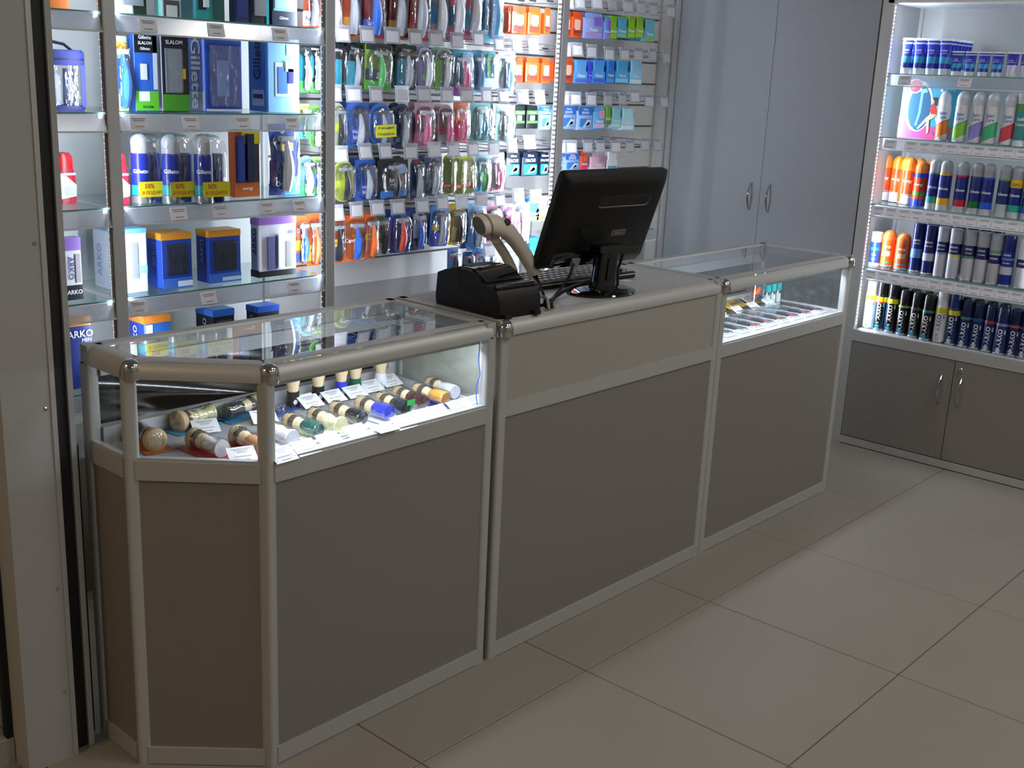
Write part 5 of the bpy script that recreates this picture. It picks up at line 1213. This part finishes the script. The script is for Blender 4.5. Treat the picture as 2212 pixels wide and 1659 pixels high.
def keyboard():
    t = thing('keyboard', 'black keyboard with pale keys behind the monitor stand', 'keyboard', (1.265, .275, HC), math.radians(-4))
    part('case', bevbox(.435, .15, .020, .004, 2), BLACK, t, True)
    kc = P('#8f8d88', .45)
    for r in range(5):
        for c in range(17):
            part('key', lambda: G().loft([[(-.010, -.010, 0), (.010, -.010, 0), (.010, .010, 0), (-.010, .010, 0)], [(-.0075, -.0075, .006), (.0075, -.0075, .006), (.0075, .0075, .006), (-.0075, .0075, .006)]]), kc, t, key='key', loc=(-.198+.0247*c, -.055+.0265*r, .020))
    part('front_strip', G().box(-.215, .215, -.0765, -.0752, .012, .015), P('#b4b2ac', .4), t)
keyboard()
def scanner():
    ys = .205
    def p(x, y, yy=ys): return at(x, y, 1, yy)
    b = p(1112, 604); b.z = HC; b.y = ys+.03
    st = thing('scanner_stand', 'beige grey scanner stand with upright arm behind the printer', 'stand', (b.x, b.y, HC))
    part('base', G().lathe([(.046, 0), (.048, .004), (.043, .012), (.02, .018), (.016, .024)], 28), BEIGEP, st, True)
    O = Vector((b.x, b.y, HC))
    arm = [p(x, y, ys+.03)-O for x, y in ((1112, 600), (1106, 580), (1092, 552), (1078, 530), (1068, 514), (1058, 500))]
    arm.insert(0, Vector((0, 0, .016)))
    part('arm', G().tube(arm, [.012, .013, .0135, .013, .0125, .012, .010], 14), BEIGEP, st, True)
    part('knuckle', G().tube([p(1071, 517, ys+.012)-O, p(1071, 517, ys+.046)-O], .0115, 14), BEIGEP, st, True)
    cr = p(1060, 497)-O
    cup = []
    for i in range(9):
        a = PI*.9*i/8+PI*.05
        cup.append(cr+Vector((.026*math.cos(a)*.6, .030*math.cos(a)+.02, -.02*math.sin(a)+.004)))
    part('cradle', G().tube(cup, .006, 8), BEIGEP, st, True)
    h = p(1150, 590)
    t = thing('barcode_scanner', 'beige grey hand scanner resting in its stand, handle down', 'scanner', h)
    path = [(1154, 586, .0150), (1150, 578, .0165), (1140, 560, .0172), (1128, 541, .0172), (1114, 520, .0178), (1100, 503, .0190), (1084, 491, .0200), (1066, 484, .0205), (1052, 483, .0195), (1044, 485, .0180)]
    body = part('body', G().tube([p(x, y)-h for x, y, r in path], [r*1.12 for x, y, r in path], 18, 1.25), BEIGEP, t, True)
    a, b2 = p(1052, 483)-h, p(1037, 487)-h
    d = (b2-a).normalized()
    part('scan_head', G().tube([a-d*.006, a+d*.006, b2-d*.004, b2+d*.004], [.020, .0225, .0225, .020], 18, 1.35), BEIGEP, t, True)
    part('scan_window', G().tube([b2+d*.0030, b2+d*.0046], [.0195, .0190], 16, 1.35), P('#6a6a62', .3), t, True)
    part('rubber_bumper', G().tube([a+d*.004, a+d*.012], [.0231, .0231], 18, 1.35), P('#6f6e64', .6), t, True)
    o = p(1086, 481, ys-.004)-h
    part('badge', G().lathe([(.010, 0), (.009, .002), (.004, .003)], 18).xf(Matrix.Translation(o+Vector((0, -.017, .004))) @ Matrix.Rotation(math.radians(62), 4, 'X')), RUBBER, t, True)
    part('indicator', G().lathe([(.004, 0), (.003, .002)], 10).xf(Matrix.Translation(p(1068, 476)-h+Vector((0, -.008, .001)))), P('#d8602a', .3), t, True)
    tg = p(1046, 500)-h
    part('trigger', G().tube([tg+Vector((-.004, 0, .008)), tg, tg+Vector((.006, 0, -.010))], [.006, .008, .005], 10), GREYP, t, True)
    part('strain_relief', G().tube([p(1152, 588)-h, p(1158, 600)-h, p(1166, 616, .175)-h], [.0095, .007, .004], 12), BLACK, t, True)
    return ys
scanner()
def catmull(pts, n=8):
    pts = [Vector(p) for p in pts]; o = []
    P_ = [pts[0]*2-pts[1]]+pts+[pts[-1]*2-pts[-2]]
    for i in range(1, len(P_)-2):
        a, b, c, d = P_[i-1:i+3]
        for k in range(n):
            u = k/n
            o.append(.5*((2*b)+(c-a)*u+(2*a-5*b+4*c-d)*u*u+(3*b-a-3*c+d)*u**3))
    return o+[pts[-1]]
Zc = HC+.004
def cable(name, label, pts, r, m): tag(part(name, G().tube(catmull(pts), r, 8), m, None, True), label, 'cable')
kn = at(1184, 655, 2, Zc+.01)
cable('cable', 'black scanner cable looping down to the cable knot', [at(1166, 616, 1, .175), at(1172, 632, 1, .15), at(1178, 645, 1, .12), (kn.x, kn.y, kn.z+.006)], .0042, BLACK)
cable('cable', 'pale grey printer cable arching out behind the printer', [at(1102, 671, 1, .03), at(1122, 668, 1, .035), at(1144, 655, 1, .05), at(1160, 642, 1, .07), at(1172, 641, 1, .075), (kn.x-.006, kn.y, kn.z+.012), (kn.x-.02, kn.y-.02, Zc)], .0042, P('#8f897c', .5))
cable('cable', 'black monitor cable hanging from the monitor to the knot', [at(1240, 570, 1, .105), at(1232, 592, 1, .10), at(1216, 618, 1, .11), at(1198, 640, 1, .105), (kn.x+.006, kn.y+.004, kn.z+.004)], .0042, BLACK)
cable('cable', 'thick black power cable lying from the stand to the knot', [at(1272, 607, 1, .17), at(1252, 613, 1, .165), at(1225, 625, 1, .14), at(1202, 640, 1, .11), (kn.x+.004, kn.y, kn.z), at(1160, 662, 2, Zc), at(1140, 672, 2, Zc)], .0048, BLACK)
cable('cable', 'black monitor cable hanging right of the stand column', [at(1346, 548, 1, .11), at(1338, 572, 1, .115), at(1326, 592, 1, .13), at(1316, 604, 1, .16), at(1308, 612, 2, Zc)], .0045, BLACK)
t = thing('cable_tie', 'black cable tie knot bundling the cables behind the printer', 'cable tie', (kn.x, kn.y, HC+.001))
part('band', G().tube([(-.006, 0, .012), (.006, 0, .012)], .012, 12), BLACK, t, True)
part('tail', G().tube([(.004, 0, .010), (.012, -.004, .004), (.012, -.006, .0)], .005, 8), BLACK, t, True)
# white and dark stand for the cash drawer switch right of the monitor column
tt = at(1334, 620, 2, HC)
t = thing('card_clip', 'small black clip standing right of the monitor column', 'clip', (tt.x, tt.y, HC))
part('stem', G().tube([(0, 0, 0), (-.002, .0, .025), (-.004, 0, .045)], .004, 8), BLACK, t, True)
part('head', G().box(-.012, .012, -.004, .004, .040, .052), BLACK, t)
pp = at(1350, 606, 2, HC+.0008)
tag(part('paper_slip', G().box(pp.x-.02, pp.x+.02, pp.y-.015, pp.y+.015, HC, HC+.0008), PAPER), 'small white paper slip on the cash desk', 'paper')

# ------------------------------------------------------------------ shaving brushes in the left glass counter
ZK = ZG0-.004
BR_D = mat('badger_bristle', '#b09a76', .8, 0, .2, noise=.35, nscale=220, bump=.5, grain=(1, 1, .12))
BR_L = mat('pale_bristle', '#cdb994', .8, 0, .2, noise=.25, nscale=220, bump=.5, grain=(1, 1, .12))
BR_K = mat('dark_bristle_band', '#43382c', .85, 0, .2, noise=.3, nscale=220)
def brush_parts(t, handle, M, hard='round', badger=True, wrap=True, flare=1.0):
    """brush along local +Z from the handle end (z=0) to the bristle tip (z=.105), then transformed by M"""
    if hard == 'round': pr = [(.0165, 0), (.0175, .003), (.0165, .010), (.0125, .024), (.0135, .034), (.0165, .044), (.0165, .049), (.012, .052)]
    elif hard == 'block': pr = [(.0165, 0), (.0172, .002), (.0172, .030), (.0150, .040), (.0150, .048), (.012, .050)]
    elif hard == 'barrel': pr = [(.0145, 0), (.0160, .003), (.0175, .020), (.0165, .036), (.0140, .046), (.0120, .050)]
    else: pr = [(.0185, 0), (.019, .004), (.012, .014), (.0105, .026), (.014, .040), (.0155, .047), (.012, .051)]
    k = hard
    part('handle', G().lathe(pr, 24).xf(M), P(handle, .18), t, True)
    f = flare
    if badger:
        part('bristles', G().lathe([(.0115, .050), (.0135*f, .062), (.0150*f, .070)], 24).xf(M), BR_L, t, True)
        part('bristle_band', G().lathe([(.0150*f, .070), (.0166*f, .077), (.0180*f, .084)], 24).xf(M), BR_K, t, True)
        part('bristle_tips', G().lathe([(.0180*f, .084), (.0198*f, .093), (.0196*f, .099), (.0165*f, .1035), (.010*f, .1055), (.001, .106)], 24).xf(M), BR_D, t, True)
    else:
        part('bristles', G().lathe([(.0120, .050), (.0145*f, .064), (.0175*f, .082), (.0200*f, .100), (.0185*f, .106), (.010*f, .109), (.001, .110)], 24).xf(M), BR_L, t, True)
    if wrap:
        part('clear_wrap', G().lathe([(.0195, -.002), (.0205, .002), (.0195, .045), (.0215, .09), (.0190, .104), (.010, .110)], 20).xf(M), BUBBLE, t, True)
def lying(pb, ph, handle, label, hard='round', card=None, flare=1.0, wrap=True):
    """pb, ph: pixels of bristle end and handle end on the deck level"""
    a = at(pb[0], pb[1], 2, ZK+.018); b = at(ph[0], ph[1], 2, ZK+.018)
    d = Vector((a.x-b.x, a.y-b.y, 0)); 
    mid = (a+b)/2; d.normalize()
    t = thing('shaving_brush', label, 'brush', (mid.x, mid.y, ZK))
    o = Vector((0, 0, .0215))-d*.053
    x = d.cross(Vector((0, 0, 1))); M = Matrix(((x.x, 0, d.x, o.x), (x.y, 0, d.y, o.y), (0, -1, 0, o.z), (0, 0, 0, 1)))
    M = Matrix((( x.x, (d.cross(x)).x, d.x, o.x), (x.y, (d.cross(x)).y, d.y, o.y), (x.z, (d.cross(x)).z, d.z, o.z), (0, 0, 0, 1)))
    brush_parts(t, handle, M, hard, True, wrap, flare)
    if card:
        ang = math.atan2(d.y, d.x)
        pl = part('backing_card', G().prism(rrect(.135, .062, .004, 2), 0, .0015).xf(Matrix.Rotation(ang, 4, 'Z')), P(card, .35), t)
        part('card_rim', G().prism(rrect(.139, .066, .005, 2), -.0, .0008).xf(Matrix.Rotation(ang, 4, 'Z')), P('#2a5a48', .3), pl)
def standing(px, py, handle, label):
    q = at(px, py, 1, .315)
    t = thing('shaving_brush', label, 'brush', (q.x, .315, ZK+.0005))
    part('handle', G().lathe([(.0165, 0), (.0172, .002), (.0168, .022), (.0150, .030), (.0150, .035), (.012, .037)], 24), P(handle, .18), t, True)
    part('bristles', G().lathe([(.0120, .036), (.0140, .048), (.0180, .066), (.0215, .084), (.0205, .090), (.012, .094), (.001, .095)], 24), BR_L, t, True)
    part('round_emblem', G().lathe([(.006, 0), (.0058, .0006)], 14).xf(Matrix.Translation((-.006, -.0174, .014)) @ Matrix.Rotation(PI/2, 4, 'X')), P('#c9ccd2', .4), t)
B = [((575, 926), (626, 946), '#d8d8dc', 'white handled brush in clear tube, beside the chamfered corner post', 'round', '#c9cbd0'),
 ((624, 912), (684, 931), '#1f4f46', 'dark green handled brush in the front rank', 'barrel', '#c9cbb0'),
 ((676, 898), (735, 920), '#d8d0a2', 'ivory handled brush with flared foot in the front rank', 'flare', '#cfcfb8'),
 ((722, 885), (782, 906), '#16181a', 'black handled brush in the front rank, between ivory and blue', 'barrel', '#d0d0c4'),
 ((776, 874), (840, 894), '#2a36b4', 'royal blue handled brush in the front rank', 'block', '#c9cbd0'),
 ((820, 863), (878, 885), '#14191c', 'black handled brush with green label in the front rank', 'block', '#c4c8cc'),
 ((856, 850), (914, 872), '#3a0f14', 'dark red handled brush with domed foot', 'round', '#c9cbd0'),
 ((900, 845), (960, 863), '#c08a3f', 'amber wooden handled brush near the counter end', 'barrel', '#2a3a8a'),
 ((926, 829), (984, 850), '#c4c4cc', 'white and black handled brush nearest the cash desk', 'block', '#c4c8cc')]
for pb, ph, hc, lb, hd, cd2 in B: lying(pb, ph, hc, lb, hd, cd2 if cd2 else None)
lying((376, 917), (458, 893), '#d0c890', 'ivory handled brush lying behind the chamfered pane', 'flare', '#3a7aa0', 1.25)
lying((548, 874), (498, 890), '#141416', 'black handled brush lying by the rear track', 'block', '#3a6a8a')
lying((345, 960), (288, 926), '#2a2018', 'dark tortoise handled brush on an orange card', 'round', '#a8581f', 1.3)
lying((415, 947), (480, 973), '#d2d0d2', 'white handled brush on a red card behind the chamfered pane', 'flare', '#a83038', 1.15)
lying((508, 940), (566, 968), '#c88a56', 'orange wooden handled brush on a red card near the corner post', 'barrel', '#98302f', 1.1)
for px, py, hc, lb in ((633, 873, '#1c1c1e', 'standing brush with black handle and white price flag'), (687, 848, '#151517', 'standing brush with black handle by the rear track'), (737, 841, '#2a3ab0', 'standing brush with royal blue handle'), (767, 832, '#164f3c', 'standing brush with green handle'), (822, 820, '#d2d2d6', 'standing brush with white handle, last in the standing row')):
    standing(px, py, hc, lb)
q = at(638, 872, 2, ZK)
tag(part('price_flag', G().box(q.x-.006, q.x+.03, q.y-.024, q.y-.0235, ZK+.0005, ZK+.028), PAPER), 'small white price flag leaning on the standing black brush', 'price card')
# green price label on the black brush
q = at(888, 866, 2, ZK+.04)
tag(part('green_label', G().box(q.x-.012, q.x+.012, q.y-.001, q.y, ZK+.03, ZK+.042).box(q.x-.001, q.x+.001, q.y-.001, q.y, ZK, ZK+.03), P('#2fa04a', .4)), 'tiny green label flag among the front brushes', 'label')
def card_geo(): return G().box(-.029, .029, -.021, .021, 0, .0008)
def card_lines():
    g = G()
    for y, w in ((.015, .020), (.011, .016), (.006, .010), (-.006, .018), (-.015, .012)): g.box(-w, w, y-.0009, y+.0009, .0008, .0011)
    return g
def price_card(px, py, label, group, rz=0.0, tilt=.55, m=PAPER):
    q = at(px, py, 2, ZK+.013)
    t = thing('price_card', label, 'price card', (q.x, q.y, ZK+.0145), rz, group); t.rotation_euler = (tilt, 0, rz)
    part('card', card_geo, m, t, key='pcard'); part('print_lines', card_lines, INK, t, key='pcardl')
for k, (px, py) in enumerate([(611, 983), (660, 968), (713, 952), (771, 934), (872, 913), (910, 901), (948, 891), (991, 880), (1026, 870)]):
    price_card(px, py, 'white price card tilted along the front pane of the brush counter', 'price cards along the front pane', rz=math.radians(2))
price_card(831, 926, 'grey price card lying flat among the white ones at the front pane', None, 0, .12, TAGP)
for k, (px, py) in enumerate([(671, 868), (721, 857), (767, 847), (803, 835), (843, 823)]):
    price_card(px, py, 'white price card tilted before the standing brushes', 'price cards before the standing brushes', 0, .5)
for (px, py), lb in zip([(444, 922), (570, 901), (523, 983)], ['white price card by the ivory brush behind the chamfered pane', 'white price card half hidden by the corner post', 'white price card at the foot of the chamfered pane']):
    price_card(px, py, lb, None, math.radians(-18), .5)
# small blister cards lying near the rear
for (px, py, c, lb) in ((352, 922, '#3a6a8a', 'flat blue blister card under the ivory brush'), (600, 889, '#3a4a9a', 'flat blue blister card near the standing brushes')):
    q = at(px, py, 2, ZK)
    t = thing('blister_card', lb, 'blister card', (q.x, q.y, ZK+.0005), math.radians(20))
    part('card', G().prism(rrect(.11, .06, .004, 2), 0, .0012), P(c, .3), t)
    part('wrap', G().loft([[(a, b, .0013) for a, b in rrect(.08, .04, .012, 3)], [(a, b, .010) for a, b in rrect(.06, .03, .01, 3)]]), BUBBLE, t, True)

# ------------------------------------------------------------------ flat packs in the right glass counter
def flat_pack_at(x, y, label, red, rz=0, w=.06, l=.20):
    t = thing('flat_pack', label, 'flat pack', (x, y, ZK+.0005), rz)
    part('tray', lambda: G().prism(rrect(w, l, .004, 2), 0, .004), P('#d2d4da', .3), t, key=('ft', w, l))
    part('insert', lambda: G().box(-w*.40, w*.40, -l*.42, l*.40, .004, .0046), P('#a4a7ad', .25), t, key=('fi', w, l))
    part('blade', lambda: G().box(-w*.16, w*.16, -l*.05, l*.36, .0046, .0075), mat('polished_steel', '#b9bcc2', .18, .9), t, key=('fb', w, l))
    part('handle', lambda: G().tube([(0, -l*.30, .0085), (0, -l*.20, .0095), (0, -l*.06, .0085)], [.006, .009, .006], 10), P('#3a3d44', .3), t, True, ('fh', w, l))
    if red: part('lettering', lambda: text_flat(G(), 'DURA', (0, -l*.30, .0135), (0, 1, 0), (-1, 0, 0), width=l*.26, height=.016), P('#b02a24', .4), t, False, ('fl', w, l))
    part('cover', lambda: G().loft([[(a, b, .0041) for a, b in rrect(w*.92, l*.95, .006, 2)], [(a, b, .0125) for a, b in rrect(w*.84, l*.90, .008, 2)]]), BUBBLE, t, True, ('fc', w, l))
for k in range(9):
    x = 1.765+.088*k
    flat_pack_at(x, .155, 'clear flat pack with steel tool, %s from the cash desk in the right counter' % ORD[k], k >= 3)
for k in range(6):
    t = thing('price_card', 'white price card tilted behind the flat packs', 'price card', (1.86+.115*k, .235+.004*k, ZK+.0125), 0, 'price cards behind the flat packs'); t.rotation_euler = (.5, 0, 0)
    part('card', card_geo, PAPER, t, key='pcard'); part('print_lines', card_lines, INK, t, key='pcardl')
# tilted cards with yellow and red print at the rear
for x, y, lb, c in ((2.14, .315, 'red and green nail kit card leaning at the rear of the right counter', '#b0563a'), (2.29, .32, 'yellow nail kit card leaning at the rear of the right counter', '#c9b04a'), (2.44, .322, 'pale card with red and yellow band at the rear of the right counter', '#c4c0b4')):
    t = thing('kit_card', lb, 'card', (x, y, ZK+.012), 0); t.rotation_euler = (.35, 0, 0)
    part('card', G().prism(rrect(.13, .055, .003, 2), 0, .0015), P(c, .4), t)
    part('printed_area', G().box(-.06, .06, -.024, -.008, .0015, .002), P('#c8a83a', .4), t)
    part('printed_area', G().box(-.02, .05, -.005, .004, .0015, .002), P('#b8402f', .4), t)
    part('wrap', G().loft([[(a, b, .002) for a, b in rrect(.11, .04, .008, 3)], [(a, b, .010) for a, b in rrect(.09, .03, .008, 3)]]), BUBBLE, t, True)
for k, x in enumerate((2.445, 2.485, 2.525)):
    t = thing('small_bottle', 'small clear bottle with teal cap, %s in the right counter' % ORD[k], 'bottle', (x, .272, ZK+.0005))
    part('body', lambda: G().lathe([(.012, 0), (.013, .003), (.013, .040), (.008, .047), (.008, .050)], 18), BUBBLE, t, True, 'sbb')
    part('filling', lambda: G().lathe([(.0115, .002), (.0115, .034), (.001, .0345)], 16), P('#c9d4d4', .3), t, True, 'sbf')
    part('cap', lambda: G().lathe([(.0125, .048), (.0130, .050), (.0125, .074), (.010, .076), (.001, .0765)], 18), P('#2f9a96', .3), t, True, 'sbc')
t = thing('nail_clipper', 'small orange nail clipper charm beside the teal capped bottles', 'clipper', (2.36, .272, ZK+.0005))
part('body', G().tube([(-.02, 0, .052), (0, 0, .058), (.02, 0, .066)], [.008, .012, .008], 10), P('#c8562a', .3), t, True)
part('lever', G().box(-.006, .006, -.003, .003, 0, .055), GREYP, t)
